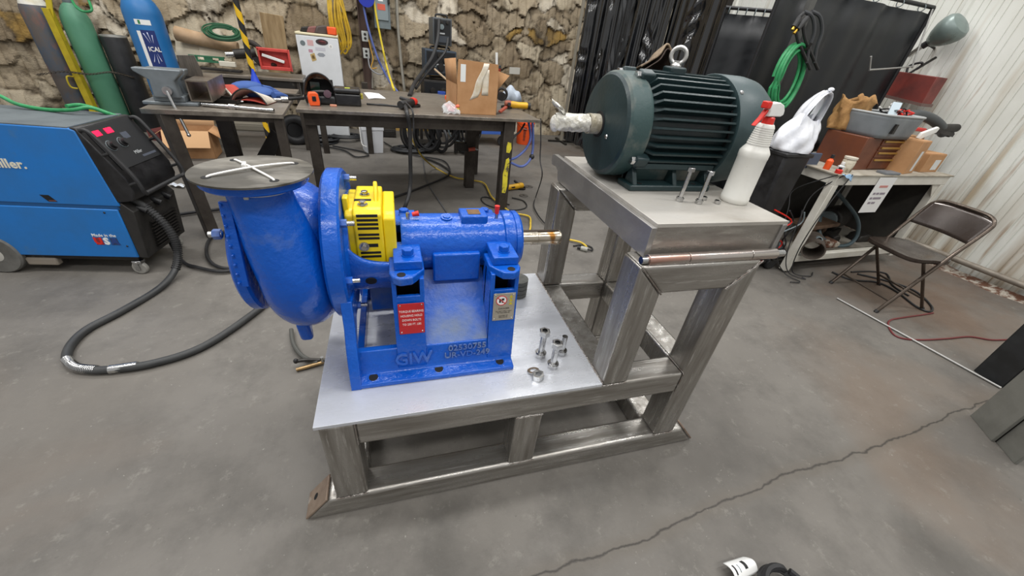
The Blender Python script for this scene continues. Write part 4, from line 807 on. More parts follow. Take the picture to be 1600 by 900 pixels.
rp_.o.location = a_; rp_.w = Matrix.Translation(-a_); rp_.part('rod', MB().cyl(a_, b_, .012, n=14), zinc); m_ = a_.lerp(b_, .42); dd = (b_-a_).normalized(); rp_.part('collar', MB().cyl(m_-dd*.018, m_+dd*.02, .02, n=12), zinc); rp_.part('end_cap', MB().cyl(b_-dd*.03, b_, .0145, n=12), zinc)
# welding gloves
def cloth(name, label, cat, c, a, b, h, m, rz=0, bend=1., seed=0, m2=None):
    def fn(u, v):
        x = (u-.5)*2; y = (v-.5)*2; k = math.sqrt(max(0, 1-abs(x)**3))*math.sqrt(max(0, 1-abs(y)**3))
        return (x*a, y*b*(1+.15*math.sin(3*x+seed)), .004+h*k*(1+.35*math.sin(4*x+seed*2)*math.cos(3*y+seed)))
    return solo(name, label, cat, MB().grid(fn, 20, 16), m, c, rz, solid=.006)
gw = Thing('welding_glove', 'white and red cuffed welding glove with its open cuff to the front', 'glove', onT(398, 160), RA-.25)
gw.part('cuff', MB().grid(lambda u, v: (.125*(2*u-1), -.09+.17*v, .006+(.095-.05*v)*math.sin(PI*u)**.7), 20, 8), mat('dirty_white_leather', '#cfc8bc', .7, 0, '#a59c8d', 9), solid=.005)
gw.part('cuff_sole', MB().grid(lambda u, v: (.125*(2*u-1), -.09+.17*v, .006+.02*math.sin(PI*u)), 12, 4), mat('red_leather', '#a83a2c', .7), solid=.006)
gw.part('cuff_binding', MB().tube([(.125*(2*u/10-1), -.092, .007+.095*math.sin(PI*u/10)**.7) for u in range(11)], .005, 6, 4), blackrub)
gw.part('hand', MB().ball((-.02, .16, .045), (.10, .12, .045), 16, 10), mat('blue_leather', '#2f4f8f', .75, 0, '#3b5a94', 12))
for k, (x, y, an) in enumerate(((-.09, .26, .3), (-.04, .285, .1), (.01, .29, -.05), (.055, .27, -.25), (.10, .18, -1.0))): gw.part('finger', MB().sweep([(x, y-.07, .045), (x-.03*math.sin(an), y, .04), (x-.06*math.sin(an), y+.05, .025)], [.024, .022, .014], 10), MATS['blue_leather'])
g2 = Thing('welding_glove', 'red and blue welding glove lying behind the white one', 'glove', onT(358, 148), RA+.75)
g2.part('cuff', MB().grid(lambda u, v: (-.05+.10*v, -.12+.24*u, .008+(.06)*math.sin(PI*u)), 16, 6), MATS['red_leather'], solid=.008); g2.part('cuff_edge', MB().tube([(-.05, -.12+.24*u/8, .01+.06*math.sin(PI*u/8)) for u in range(9)], .007, 6, 3), MATS['dirty_white_leather']); g2.part('hand', MB().ball((.16, 0, .05), (.13, .085, .045), 16, 10), MATS['blue_leather'])
for k in range(4): g2.part('finger', MB().sweep([(.25, -.06+.04*k, .05), (.31, -.065+.043*k, .04), (.36, -.07+.045*k, .02)], [.022, .02, .013], 10), MATS['blue_leather'])
bk = Thing('blue_plastic_cone', 'small blue plastic funnel at the foot of the striped pole', 'funnel', onT(402, 140), 0); bk.part('cone', MB().lathe([(.055, 0), (.05, .01), (.012, .14), (.008, .16)], n=20), mat('bright_blue_plastic', '#1f45c4', .4)); bk.part('rim', MB().torus((0, 0, .006), (0, 0, 1), .055, .004, 24, 6), MATS['bright_blue_plastic'])
pt = Thing('parts_tray', 'shallow rusty metal tray of small parts behind the chrome bar', 'tray', onT(355, 160), RA-.3); pt.part('tray_base', MB().box(-.10, .10, -.06, .07, 0, .004), charcoal); pt.part('tray_rim', MB().box(-.10, .10, -.06, -.055, 0, .03).box(-.10, .10, .065, .07, 0, .03).box(-.10, -.095, -.06, .07, 0, .03).box(.095, .10, -.06, .07, 0, .03), charcoal)
for k in range(6): pt.part('small_part', MB().cyl((-.08+.03*k, -.03+.05*random.random(), .012), (-.04+.03*k, -.02+.05*random.random(), .016), .006, n=8), [zinc, rust, zinc][k % 3])
sk2 = Thing('socket_adapter', 'chrome socket adapter at the right end of the vise bench', 'tool', onT(440, 160), RA+.25); sk2.part('drive', MB().cyl((-.05, 0, .02), (.0, 0, .02), .012, n=12), zinc); sk2.part('socket', MB().cyl((0, 0, .022), (.05, 0, .022), .022, n=16), zinc, bevel=.002)
wsolo('steel_bar', 'flat dark steel bar lying behind the gloves', 'steel bar', MB().bar(onT(415, 146, TZ+.01), onT(470, 150, TZ+.01), .05, .02), charcoal, bevel=.002)
wsolo('pry_bar', 'thin black bar lying near the left end of the long workbench', 'tool', MB().tube([onT(430, 152, TZ+.012), onT(450, 154, TZ+.012), onT(475, 153, TZ+.012)], .012, 8, 6), blackrub)
# striped pole
sp0 = at(425, 238, z=0); stm = bpy.data.materials.new('hazard_stripes'); stm.use_nodes = True
def _stripe():
    N = stm.node_tree.nodes; L = stm.node_tree.links; b = N['Principled BSDF']; b.inputs['Roughness'].default_value = .5; tc = N.new('ShaderNodeTexCoord'); s_ = N.new('ShaderNodeSeparateXYZ'); L.new(tc.outputs['Object'], s_.inputs[0])
    a = N.new('ShaderNodeMath'); a.operation = 'MULTIPLY_ADD'; L.new(s_.outputs[0], a.inputs[0]); a.inputs[1].default_value = 1.6; L.new(s_.outputs[2], a.inputs[2])
    m = N.new('ShaderNodeMath'); m.operation = 'PINGPONG'; L.new(a.outputs[0], m.inputs[0]); m.inputs[1].default_value = .11; g_ = N.new('ShaderNodeMath'); g_.operation = 'GREATER_THAN'; L.new(m.outputs[0], g_.inputs[0]); g_.inputs[1].default_value = .055
    x = N.new('ShaderNodeMix'); x.data_type = 'RGBA'; L.new(g_.outputs[0], x.inputs[0]); x.inputs[6].default_value = hexc('#1e1e20'); x.inputs[7].default_value = hexc('#e0b41c'); L.new(x.outputs[2], b.inputs['Base Color'])
_stripe()
po = Thing('striped_pole', 'slim black and yellow striped pole rising behind the benches', 'pole', (sp0.x, sp0.y, 0)); po.part('pole', MB().cyl((0, 0, .012), (0, 0, 3.2), .028, n=20), stm); po.part('base_plate', MB().box(-.08, .08, -.08, .08, 0, .012), charcoal)
# ------------------------------------------------------------------ on the long workbench
he = Thing('welding_helmet', 'welding helmet with patterned orange shell lying on the workbench', 'helmet', onT(503, 163), RA+.0)
hm_ = mat('patterned_shell', '#b98a6a', .5, 0, '#4b3a33', 14, .45, .55, c3='#d9673a', scale3=9, lo3=.58, hi3=.63)
def shell(u, v):
    a = PI*u; t = v; return (.115*math.cos(a)*(1-.12*t*t), .20*t-.02, .035+.19*math.sin(a)**.8*(1-.45*t*t))
he.part('shell', MB().grid(shell, 24, 12), hm_, solid=.006); he.part('shell_rim', MB().tube([Vector(shell(u/16, 0)) for u in range(17)], .006, 8, 3), blackrub)
he.part('chin_band', MB().box(-.115, .115, -.03, .02, 0, .07), blackplas, bevel=.02); he.part('inner_lining', MB().box(-.10, .10, .10, .12, .04, .17), dark); he.part('head_band', MB().tube([(-.08, .0, .08), (-.04, -.03, .095), (.03, -.03, .10), (.08, 0, .085)], .009, 8, 5), mat('grey_strap', '#4e4a4a', .6)); he.part('adjust_knob', MB().lathe([(.028, 0), (.028, .02), (.018, .022), (0, .022)], (.055, -.03, .085), (0, -1, 0), 18), mat('purple_knob', '#5c4550', .5))
he.part('lens', MB().box(-.07, .0, .085, .095, .09, .15), mat('green_lens', '#1f3a2c', .15, spec=.8))
tm = Thing('tape_measure', 'orange and black tape measure standing before the helmet', 'tape measure', onT(492, 165), RA+.2); tm.part('case', MB().prism([(-.038, 0), (.036, 0), (.04, .03), (.034, .085), (.02, .098), (-.03, .096), (-.04, .07)], 'y', -.02, .03), orange, bevel=.007); tm.part('grip', MB().prism([(.01, .002), (.043, .002), (.046, .04), (.038, .09), (.02, .098)], 'y', -.015, .035), blackrub, bevel=.005); tm.part('lock_button', MB().box(-.014, .014, -.026, -.018, .035, .07), blackplas, bevel=.003); tm.part('blade_hook', MB().box(-.044, -.03, -.015, .015, -.0, .02), zinc)
bc = Thing('black_tool_case', 'closed black plastic tool case beside the helmet', 'case', onT(544, 166), RA); bc.part('case_base', MB().box(-.095, .105, 0, .17, 0, .09), blackplas, bevel=.012); bc.part('case_lid', MB().box(-.098, .108, -.003, .173, .092, .128), blackplas, bevel=.014); bc.part('lid_mark', MB().box(-.01, .03, .04, .08, .128, .1292), mat('lime_mark', '#b6c23a', .5)); bc.part('latch', MB().box(.105, .125, .06, .10, .05, .09), mat('yellowish_latch', '#b3a93c', .5), bevel=.004)
wsolo('paper_sheet', 'white paper sheet lying by the black tool case', 'paper', MB().grid(lambda u, v: tuple(onT(568, 145, TZ).lerp(onT(596, 146, TZ), u).lerp(onT(576, 155, TZ).lerp(onT(608, 154, TZ), u), v)+Vector((0, 0, .003+.004*math.sin(u*5)))), 8, 6), paper, solid=.0008)
wsolo('chalk_stub', 'small pink soapstone stub before the black tool case', 'chalk', MB().cb(onT(521, 165, TZ+.008), (.05, .02, .016)), mat('pink_stub', '#c98a70', .7), bevel=.004)
wk2 = Thing('wire_tool', 'black wire-like hand tool lying flat on the workbench', 'tool', onT(596, 166), RA-.1); wk2.part('handle', MB().tube([(-.12, .02, .008), (-.04, .0, .010), (.05, .015, .008), (.14, -.01, .008)], .007, 8, 5), blackrub); wk2.part('jaw', MB().tube([(-.04, 0, .010), (.0, .03, .010), (.06, .02, .009)], .006, 8, 5), blackrub)
def grinder(name, label, loc, rz, mbody, mhead, s=1., tip=0):
    t = Thing(name, label, 'grinder', loc, rz)
    t.part('body', MB().lathe([(0, 0), (.028, .002), (.033, .02), (.030, .10), (.034, .16), (.033, .19), (.0, .192)], (-.15, 0, .037), (1, 0, 0), 22), mbody); t.part('gear_head', MB().lathe([(.034, 0), (.036, .03), (.03, .06), (0, .066)], (.035, 0, .04), (1, 0, 0), 20), mhead); t.part('wheel_guard', MB().lathe([(.0, 0), (.058, 0), (.058, .018), (.05, .018), (.05, .004), (0, .004)], (.075, 0, .002), (0, 0, 1), 28), charcoal); t.part('end_cap', MB().lathe([(.030, 0), (.033, .01), (.033, .03), (.0, .03)], (-.175, 0, .037), (1, 0, 0), 20), blackrub); t.part('side_handle', MB().cyl((.06, .03, .045), (.07, .13, .055), .015, n=12), blackrub); t.part('switch', MB().box(-.09, -.04, -.034, -.026, .035, .05), blackplas); return t
g1 = onT(645, 170); gr = grinder('angle_grinder', 'red and black angle grinder hanging its cord over the bench front', (g1.x-.02, g1.y+.06, TZ), 1.05, blackplas, redp)
gcb = MB(); e0 = at(640, 172, y=2.70); gl = [Vector((g1.x-.10, g1.y-.08, TZ+.05)), at(633, 166, z=TZ+.03), at(636, 176, y=2.64), at(640, 200, y=2.63), at(641, 240, y=2.62), at(641, 290, y=2.61), at(634, 320, y=2.5), F(622, 338), F(600, 352)]
cable('grinder_cable', 'thick black cord hanging down the front of the long workbench', gl, .017, blackrub); cable('thin_cable', 'thin black cord hanging beside the thick one on the bench front', [at(634, 160, z=TZ+.06), at(644, 172, y=2.66), at(646, 190, y=2.63), at(647, 215, y=2.63), at(652, 236, y=2.8)], .007, blackrub)
# cardboard box with torn tape
cbx = Thing('cardboard_box', 'open cardboard box with torn white tape on the workbench', 'box', (onT(713, 178).x, onT(713, 178).y, TZ), RA+.03)
bw, bd, bh = .375, .38, .235; th_ = .005
cbx.part('front_wall', MB().box(0, bw, 0, th_, 0, bh), card); cbx.part('back_wall', MB().box(0, bw, bd-th_, bd, 0, bh), card); cbx.part('side_wall', MB().box(0, th_, 0, bd, 0, bh), card); cbx.part('side_wall', MB().box(bw-th_, bw, 0, bd, 0, bh), card); cbx.part('bottom', MB().box(0, bw, 0, bd, 0, th_), card)
ff = cbx.part('front_flap', MB().prism([(0, bh), (bw, bh), (bw-.01, bh+.17), (.01, bh+.185)], 'y', .001, .005, Matrix.Translation((0, 0, 0))), card); cbx.part('side_flap', MB().add([(bw, .0, bh-.02), (bw+.12, .05, bh+.09), (bw, .36, bh), (bw, .02, bh+.12)], [(0, 1, 3), (1, 2, 3), (0, 3, 2)]), card, solid=.004); cbx.part('side_flap', MB().add([(0, .0, bh), (0, .38, bh), (-.02, .36, bh+.16), (-.01, .02, bh+.19)], [(0, 1, 2, 3)]), card, solid=.004)
tpm = mat('torn_tape', '#ded7c9', .5, 0, '#c9bba0', 12, bump=.2); cbx.part('torn_tape', MB().grid(lambda u, v: (.20+.03*v+.05*(u)+.006*math.sin(v*9)-.085*(1-v)*(1-u*.3), -.0015-.004*math.sin(v*PI), .115+.29*v+.03*u*(1-v)), 5, 10), tpm, solid=.001); cbx.part('torn_tape', MB().grid(lambda u, v: (.225+.06*u, -.001, .16+.20*v), 3, 6), tpm, solid=.0008)
cbx.part('shipping_label', MB().box(.03, .075, -.0012, 0, bh+.02, bh+.15), mat('glossy_label', '#e3e6e4', .2)); 
cb2 = Thing('small_parts_bag', 'clear bag of pink and orange pieces against the cardboard box', 'bag', onT(706, 177), 0)
for k in range(14): cb2.part('bright_piece', MB().ball((random.uniform(-.05, .05), random.uniform(-.02, .05), .02+random.uniform(0, .05)), (.018, .015, .014), 8, 6), [mat('hot_pink', '#ee4a6a', .6), mat('salmon', '#f07a5a', .6), mat('pale_yellow', '#d6c05a', .6)][k % 3 if k % 3 < 2 or k > 9 else 0])
cb2.part('film', MB().grid(lambda u, v: (-.085+.15*u+.006*math.sin(v*11), -.045+.10*v, .004+.09*math.sin(PI*v)*(.5+.5*math.sin(PI*min(1, u*1.1)))+.004*math.sin(u*17)), 14, 10), mat('clear_bag_film', '#e8ecee', .12, alpha=.35, coat=.5), solid=.0006)
wsolo('orange_stopper', 'small bright orange cap beside the cardboard box', 'stopper', MB().lathe([(.026, 0), (.026, .03), (.02, .036), (0, .036)], onT(699, 155), (0, 0, 1), 18), orange); wsolo('blue_tape_roll', 'small blue tape roll lying behind the red grinder', 'tape', MB().lathe([(.025, 0), (.045, 0), (.045, .025), (.025, .025), (.025, 0)], onT(690, 147), (0, 0, 1), 24, cap=False), mat('blue_tape', '#27479c', .5))
g3 = onT(812, 172); grinder('angle_grinder', 'yellow and black angle grinder at the right end of the workbench', (g3.x-.05, g3.y+.06, TZ), PI-.1, mat('tool_yellow', '#d9a514', .45, 0, '#b98a18', 9), mat('rust_red_head', '#8f4a34', .6))
cloth('shop_rag', 'pale blue-grey shop rag heaped behind the yellow grinder', 'rag', onT(797, 158), .11, .10, .12, mat('rag_blue_grey', '#a9b2bd', .85, 0, '#8f98a5', 9), .4, seed=2)
ca = Thing('scraper', 'scraper blade leaning by the cardboard box corner', 'tool', onT(780, 178), .6); ca.part('blade', MB().box(-.06, .02, -.002, .03, .01, .012), zinc); ca.part('handle', MB().bar((.02, .015, .012), (.13, .03, .05), .03, .02), mat('red_handle', '#a0452f', .6), bevel=.004)
cd = Thing('clamp_body', 'dark round tool clamp standing behind the scraper', 'tool', onT(783, 160), 0); cd.part('ring', MB().torus((0, 0, .085), (.3, 1, 0), .055, .014, 24, 8), charcoal); cd.part('hub', MB().cyl((0, -.02, .06), (0, .05, .06), .045, n=20), blackplas)
tcan = Thing('spray_can', 'dark lidded can with red side behind the cardboard box', 'can', onT(770, 150), 0); tcan.part('can_body', MB().lathe([(.075, 0), (.075, .30), (.07, .31)], n=24), mat('can_red_dark', '#4a2522', .4, 0, '#b0402c', 6)); tcan.part('can_lid', MB().lathe([(.076, .305), (.076, .335), (.0, .34)], n=24), mat('lid_steel', '#8c9093', .3, .8))
# ------------------------------------------------------------------ clutter on the rear bench
def onS(px, py, z=.91): return at(px, py, y=SHY+.2)
r0 = at(275, 52, y=SHY+.36); r1 = at(372, 75, y=SHY+.36); wsolo('paper_roll', 'long brown paper roll lying across the rear bench clutter', 'roll', MB().cyl(r0, r1, .075, .06, n=24), mat('kraft_roll', '#b09476', .8, 0, '#a08464', 6), bevel=.004)
for k, (x0_, x1_, lb) in enumerate(((276, 312, 'left pale board leaning under the brown paper roll'), (312, 362, 'right pale board leaning under the brown paper roll'))): 
    A, B_ = at(x0_, 92, y=SHY+.32), at(x1_, 95, y=SHY+.32); wsolo('pale_board', lb, 'board', MB().add([tuple(A), tuple(B_), tuple(B_+Vector((0, .12, .19))), tuple(A+Vector((0, .12, .19))), tuple(A+Vector((0, .02, 0))), tuple(B_+Vector((0, .02, 0))), tuple(B_+Vector((0, .14, .19))), tuple(A+Vector((0, .14, .19)))], [(3, 2, 1, 0), (4, 5, 6, 7), (0, 1, 5, 4), (1, 2, 6, 5), (2, 3, 7, 6), (3, 0, 4, 7)]), mat('pale_board_m', '#d3c9b4', .8, 0, '#c2b69d', 5))
def coil(name, label, c, ax, R, r, n, m, cat, jit=.15, group=None, sq=1.):
    mb = MB(); ax = Vector(ax).normalized(); u = ax.orthogonal().normalized() if abs(ax.z) > .7 else ax.cross(Vector((0, 0, 1))).normalized(); w = u.cross(ax); pts = []
    rs = random.Random(len(label)*7+n)
    for i in range(n*18):
        a = 2*PI*i/18; t = i//18
        if i % 18 == 0: dR = R*(1+rs.uniform(-jit, jit)); off = rs.uniform(-1, 1)*r*2.2; ox = rs.uniform(-jit, jit)*R*.5
        pts.append(Vector(c) + u*(math.cos(a)*dR+ox) + w*(math.sin(a)*dR*sq) + ax*off)
    mb.sweep(spl(pts, 2), r, 6); return wsolo(name, label, cat, mb, m)
coil('green_wire_coil', 'coil of dark green wire on top of the brown paper roll', at(348, 50, y=SHY+.3), (.1, -.35, .9), .15, .008, 9, mat('dark_green_wire', '#1f5135', .5), 'wire coil', .25)
dg = Thing('green_level', 'dark green metal tool lying on the rear bench', 'tool', at(330, 98, y=SHY+.16), RA); dg.part('rail', MB().box(-.20, .14, 0, .03, 0, .02).box(-.20, .14, 0, .03, .05, .065), mat('green_tool', '#2c6a4a', .5)); dg.part('web', MB().box(-.19, -.12, .005, .025, .02, .05).box(-.06, .02, .005, .025, .02, .05).box(.08, .13, .005, .025, .02, .05), MATS['green_tool'])
wsolo('flat_bar', 'dark flat bar stock lying along the rear bench', 'steel bar', MB().bar(at(315, 106, y=SHY+.12), at(378, 112, y=SHY+.12), .10, .025), charcoal, bevel=.003)
wsolo('marker_box', 'small pale box on the rear bench by the striped pole', 'box', MB().cb(at(356, 100, y=SHY+.14), (.16, .05, .05)), mat('pale_box', '#cfcaba', .7), bevel=.004)
dt = Thing('power_drill', 'dark power tool behind the striped pole on the rear bench', 'power tool', at(388, 100, y=SHY+.2), .3); dt.part('motor_body', MB().cyl((-.12, 0, .09), (.10, 0, .12), .05, n=16), charcoal); dt.part('handle', MB().bar((.06, 0, .10), (.14, -.02, .0), .05, .06), blackrub, bevel=.01); dt.part('chuck', MB().cyl((-.20, 0, .08), (-.12, 0, .09), .03, n=12), zinc)
cable('dark_hose', 'dark hose bundle leaning on the wall behind the rear bench', [at(385, 65, y=SHY+.42), at(396, 68, y=SHY+.36), at(408, 78, y=SHY+.36), at(418, 92, y=SHY+.3), at(430, 104, y=SHY+.2)], .03, mat('brown_black_hose', '#2f2823', .7), 'hose')
rt = Thing('red_tray', 'red open plastic bin propped on the rear bench', 'bin', at(432, 110, y=SHY+.14), RA); rt.part('bin_back', MB().prism([(-.15, 0), (.17, 0), (.165, .22), (-.16, .22)], 'y', .07, .075), mat('faded_red_plastic', '#c8473f', .55, 0, '#b53c36', 8)); rt.part('bin_wall', MB().prism([(-.15, 0), (.17, 0), (.16, .035), (-.14, .035)], 'y', 0, .07).prism([(-.16, .19), (.165, .19), (.165, .22), (-.16, .22)], 'y', 0, .07).box(-.16, -.14, 0, .07, 0, .22).box(.15, .17, 0, .07, 0, .22), MATS['faded_red_plastic'], bevel=.004); rt.part('bin_content', MB().bar((-.12, .03, .15), (.10, .03, .09), .05, .03), mat('white_strip', '#dfdfdd', .5), bevel=.004)
wsolo('vertical_board', 'tall rough wooden board standing against the torn wall', 'board', MB().bar(at(440, 128, y=5.75), at(424, 22, y=5.75), .26, .04, (0, 1, 0)), mat('rough_wood', '#9a8462', .85, 0, '#7d6748', 5, stretch=(4, 4, .6), bump=.3), bevel=.004)
# open carton under the vise bench
ct = Thing('open_carton', 'open cardboard carton on the floor under the vise bench', 'box', (*F(268, 248, 0).xy, 0), RA+.02)
ct.part('front_wall', MB().box(0, .42, 0, .005, 0, .30), card); ct.part('back_wall', MB().box(0, .42, .30, .305, 0, .30), card); ct.part('side_wall', MB().box(0, .005, 0, .30, 0, .30), card); ct.part('side_wall', MB().box(.415, .42, 0, .30, 0, .30), card); ct.part('bottom', MB().box(0, .42, 0, .30, 0, .005), card)
ct.part('front_flap', MB().prism([(0, .29), (.42, .29), (.42, .30), (0, .30)], 'y', -.004, .004).add([(0, -.004, .30), (.42, -.004, .30), (.42, -.09, .145), (0, -.09, .145), (0, -.008, .296), (.42, -.008, .296), (.42, -.094, .142), (0, -.094, .142)], [(0, 1, 2, 3), (4, 7, 6, 5), (0, 4, 5, 1), (1, 5, 6, 2), (2, 6, 7, 3), (3, 7, 4, 0)]), mat('light_cardboard', '#c9a076', .85)); ct.part('back_flap', MB().add([(0, .30, .30), (.42, .30, .30), (.42, .36, .42), (0, .36, .42)], [(0, 1, 2, 3)]), MATS['light_cardboard'], solid=.004); ct.part('side_flap', MB().add([(.42, 0, .30), (.42, .30, .30), (.54, .28, .20), (.54, .02, .20)], [(0, 1, 2, 3)]), card, solid=.004); ct.part('side_flap', MB().add([(0, 0, .30), (0, .30, .30), (-.16, .28, .20), (-.16, .02, .20)], [(0, 1, 2, 3)]), card, solid=.004)
wsolo('red_brown_block', 'dark red timber block on the floor left of the open carton', 'block', MB().bar(F(240, 212, .06), F(266, 206, .06), .14, .12), mat('dark_red_wood', '#6a3230', .7), bevel=.004)
# ------------------------------------------------------------------ along the back wall
fr = Thing('small_fridge', 'white fridge with round and oval stickers behind the workbench', 'fridge', (at(460, 47, y=5.55).x, 5.55, 0), RA)
fw = mat('fridge_white', '#d6d9dc', .4, 0, '#cdd0d2', 4); fz = at(490, 52, y=5.55).z
fr.part('cabinet', MB().box(.0, .50, .05, .50, .03, fz-.02), fw, bevel=.01); dr = fr.part('fridge_door', MB().box(0, .50, 0, .05, .05, fz-.03), fw, bevel=.012); fr.part('top_edge', MB().box(-.004, .504, -.004, .505, fz-.028, fz), mat('yellowed_top', '#d8cfae', .5), bevel=.008)
for k in range(4): fr.part('fridge_foot', MB().cyl((.05+.4*(k % 2), .06+.38*(k//2), 0), (.05+.4*(k % 2), .06+.38*(k//2), .032), .02, n=10), blackrub)
def stick(x, z, w, h, m, n=20, rot=0):
    fr.part('sticker', MB().add([(x+w/2*math.cos(2*PI*i/n+rot), -.0012, z+h/2*math.sin(2*PI*i/n+rot)) for i in range(n)], [list(range(n))]), m, dr)
stick(.07, fz-.12, .06, .06, greyp); stick(.30, fz-.09, .15, .07, mat('dark_oval', '#3a3335', .5)); stick(.30, fz-.09, .10, .04, mat('oval_red', '#8a4a4c', .5)); stick(.40, fz-.13, .055, .055, paper); stick(.16, fz-.11, .10, .09, mat('pink_print', '#c9a3a3', .6), 4, PI/4); stick(.15, fz-.20, .07, .05, mat('flag_print', '#b58a96', .6), 4, PI/4); stick(.27, fz-.17, .17, .05, mat('pale_print2', '#c0c0c8', .6), 4, PI/4); stick(.27, fz-.235, .10, .05, mat('shield_grey', '#8a8f96', .6), 6); stick(.17, fz-.27, .08, .12, mat('tan_print', '#b59a62', .6), 4, PI/4+.25); stick(.17, fz-.27, .04, .05, mat('dark_tan', '#7d6235', .6), 8); stick(.40, fz-.13, .03, .035, ink, 5)
for k, (px, w, h, m, lb) in enumerate(((481, .10, .07, charcoal, 'dark grey tool box on the left of the fridge top'), (492, .11, .08, mat('dull_red_tool', '#7a4d48', .6), 'dull red tool on the middle of the fridge top'), (505, .12, .10, mat('brown_grey_tool', '#4a403c', .6), 'dark brown power tool on the fridge top'))):
    p = at(px, 48, y=5.62); t = Thing('fridge_top_tool', lb, 'tool', (p.x, 5.66, fz), .2*k); t.part('tool_body', MB().prism([(-w, 0), (w*.8, 0), (w*.7, h*.6), (w*.2, h), (-w*.7, h*.8)], 'y', -.04, .04), m, bevel=.012); t.part('grip', MB().bar((w*.3, 0, h*.4), (w*1.1, .02, h*.8), .03, .03), blackrub, bevel=.006)
wsolo('orange_tool_case', 'small bright orange case at the right of the fridge top', 'case', MB().cb((at(518, 46, y=5.6).x, 5.62, fz+.045), (.11, .08, .09)), orange, bevel=.012)
YW = lambda px: None
def onW(px, py, off=.12):      # on the face of the back wall
    d = at(px, py, y=6)-CC; n = Vector((-math.sin(RA), math.cos(RA), 0)); t = (VW-off-CC.dot(n))/d.dot(n); return CC+d*t
def hank(name, label, px, top, bot, w, n, m, r, cat):
    mb = MB(); rs = random.Random(3); pts = []
    for i in range(n):
        x0 = px+rs.uniform(-w, w)*.35; b = bot-rs.uniform(0, 16); 
        pts += [onW(x0-6+rs.uniform(-2, 2), top, .20), onW(x0-w*.5+4, (top+b)/2, .22+rs.uniform(0, .06)), onW(x0+w*.1+5, b-3, .20), onW(x0+w*.5+5, b-12, .22), onW(x0+w*.3+2, (top+b)/2, .2+rs.uniform(0, .06))]
    mb.tube(pts, r, 6, 4); return wsolo(name, label, cat, mb, m)
hank('yellow_cord_hank', 'yellow extension cord hank hanging on the torn wall above the fridge', 527, -18, 86, 20, 11, mat('yellow_cord', '#c9a52c', .5, 0, '#a98a28', 9), .012, 'cord')
wb_ = MB(); post = Thing('wall_post', 'dark red-brown steel post behind the outlets on the torn wall', 'post', (*onW(573, 100, .1).xy, 0), RA); post.part('web', MB().box(-.05, .05, -.03, .03, 0, 3.2), mat('red_brown_steel', '#4e3a34', .7, .2, '#5b4a42', 5)); post.part('flange', MB().box(-.06, -.05, -.06, .03, 0, 3.2).box(.05, .06, -.06, .03, 0, 3.2), MATS['red_brown_steel'])
ed = Thing('electrical_box', 'grey electrical disconnect box with red warning label on the torn wall', 'electrical box', onW(598, 45, .2), RA); ed.part('enclosure', MB().box(-.11, .11, -.10, .06, 0, .62), greyp, bevel=.006); d_ = ed.part('box_door', MB().box(-.09, .085, -.115, -.10, .10, .60), mat('grey_door', '#7d888b', .4), bevel=.006); ed.part('warning_label', MB().box(-.06, .045, -.117, -.115, .22, .29), mat('red_label', '#c65a44', .6), d_); ed.part('white_label', MB().box(-.045, .02, -.117, -.115, .32, .36), paper, d_); ed.part('yellow_label', MB().box(-.045, .04, -.117, -.115, .40, .55), mat('yellow_label', '#b7ad5a', .6), d_); ed.part('box_handle', MB().box(.085, .11, -.15, -.10, .30, .42), charcoal, bevel=.006)
for px, py, lb in ((571, 57, 'upper grey outlet box on the red-brown post'), (573, 83, 'lower grey outlet box with a plugged-in cord')):
    t = Thing('outlet_box', lb, 'outlet', onW(px, py+8, .22), RA); t.part('box', MB().box(-.045, .045, -.05, .03, 0, .13), mat('pale_grey_box', '#a7a9a6', .5), bevel=.006); t.part('socket', MB().cyl((0, -.052, .09), (0, -.048, .09), .018, n=16).cyl((0, -.052, .04), (0, -.048, .04), .018, n=16), charcoal)
cable('blue_air_hose', 'blue air hose slanting down the torn wall beside a yellow one', [onW(562, -25, .3), onW(570, 20, .3), onW(577, 50, .32), onW(590, 90, .36), onW(602, 115, .5), at(612, 132, y=4.6), at(622, 145, y=4.1)], .015, bluehose, 'hose'); cable('yellow_air_hose', 'yellow hose slanting down the torn wall to the workbench', [onW(581, -20, .32), onW(589, 30, .32), onW(599, 80, .36), onW(606, 110, .5), at(613, 133, y=4.5), at(616, 140, y=4.1)], .014, mat('bright_yellow_hose', '#d9c235', .5), 'hose')
cable('outlet_cable', 'grey cord looping from the lower outlet box', [onW(575, 88, .3), onW(578, 105, .32), onW(587, 114, .33), onW(597, 116, .33), onW(604, 110, .35)], .010, mat('grey_cord', '#8a8c90', .5)); cable('outlet_cable', 'thin yellow and red cord hanging between the two outlet boxes', [onW(576, 62, .3), onW(579, 75, .3), onW(583, 92, .32), onW(580, 106, .32), onW(589, 106, .3)], .008, mat('amber_cord', '#c08f2e', .5))
wsolo('blue_reel', 'dark blue hose reel at the top of the red-brown post', 'reel', MB().cyl(onW(572, -4, .35), onW(572, -4, .15), .11, n=24), mat('deep_blue', '#1c2fa0', .5)); wsolo('conduit', 'pale upright conduit on the torn wall right of the electrical box', 'conduit', MB().tube([onW(619, -30, .14), onW(621, 30, .14), onW(625, 80, .15), onW(632, 142, .18)], .022, 12, 5), mat('pale_conduit', '#a5a196', .5, .2, '#8b877c', 6)); wsolo('thin_conduit', 'thin grey conduit running down the red-brown post', 'conduit', MB().cyl(onW(581, 80, .15), onW(582, 138, .15), .012, n=10), MATS['pale_conduit'])
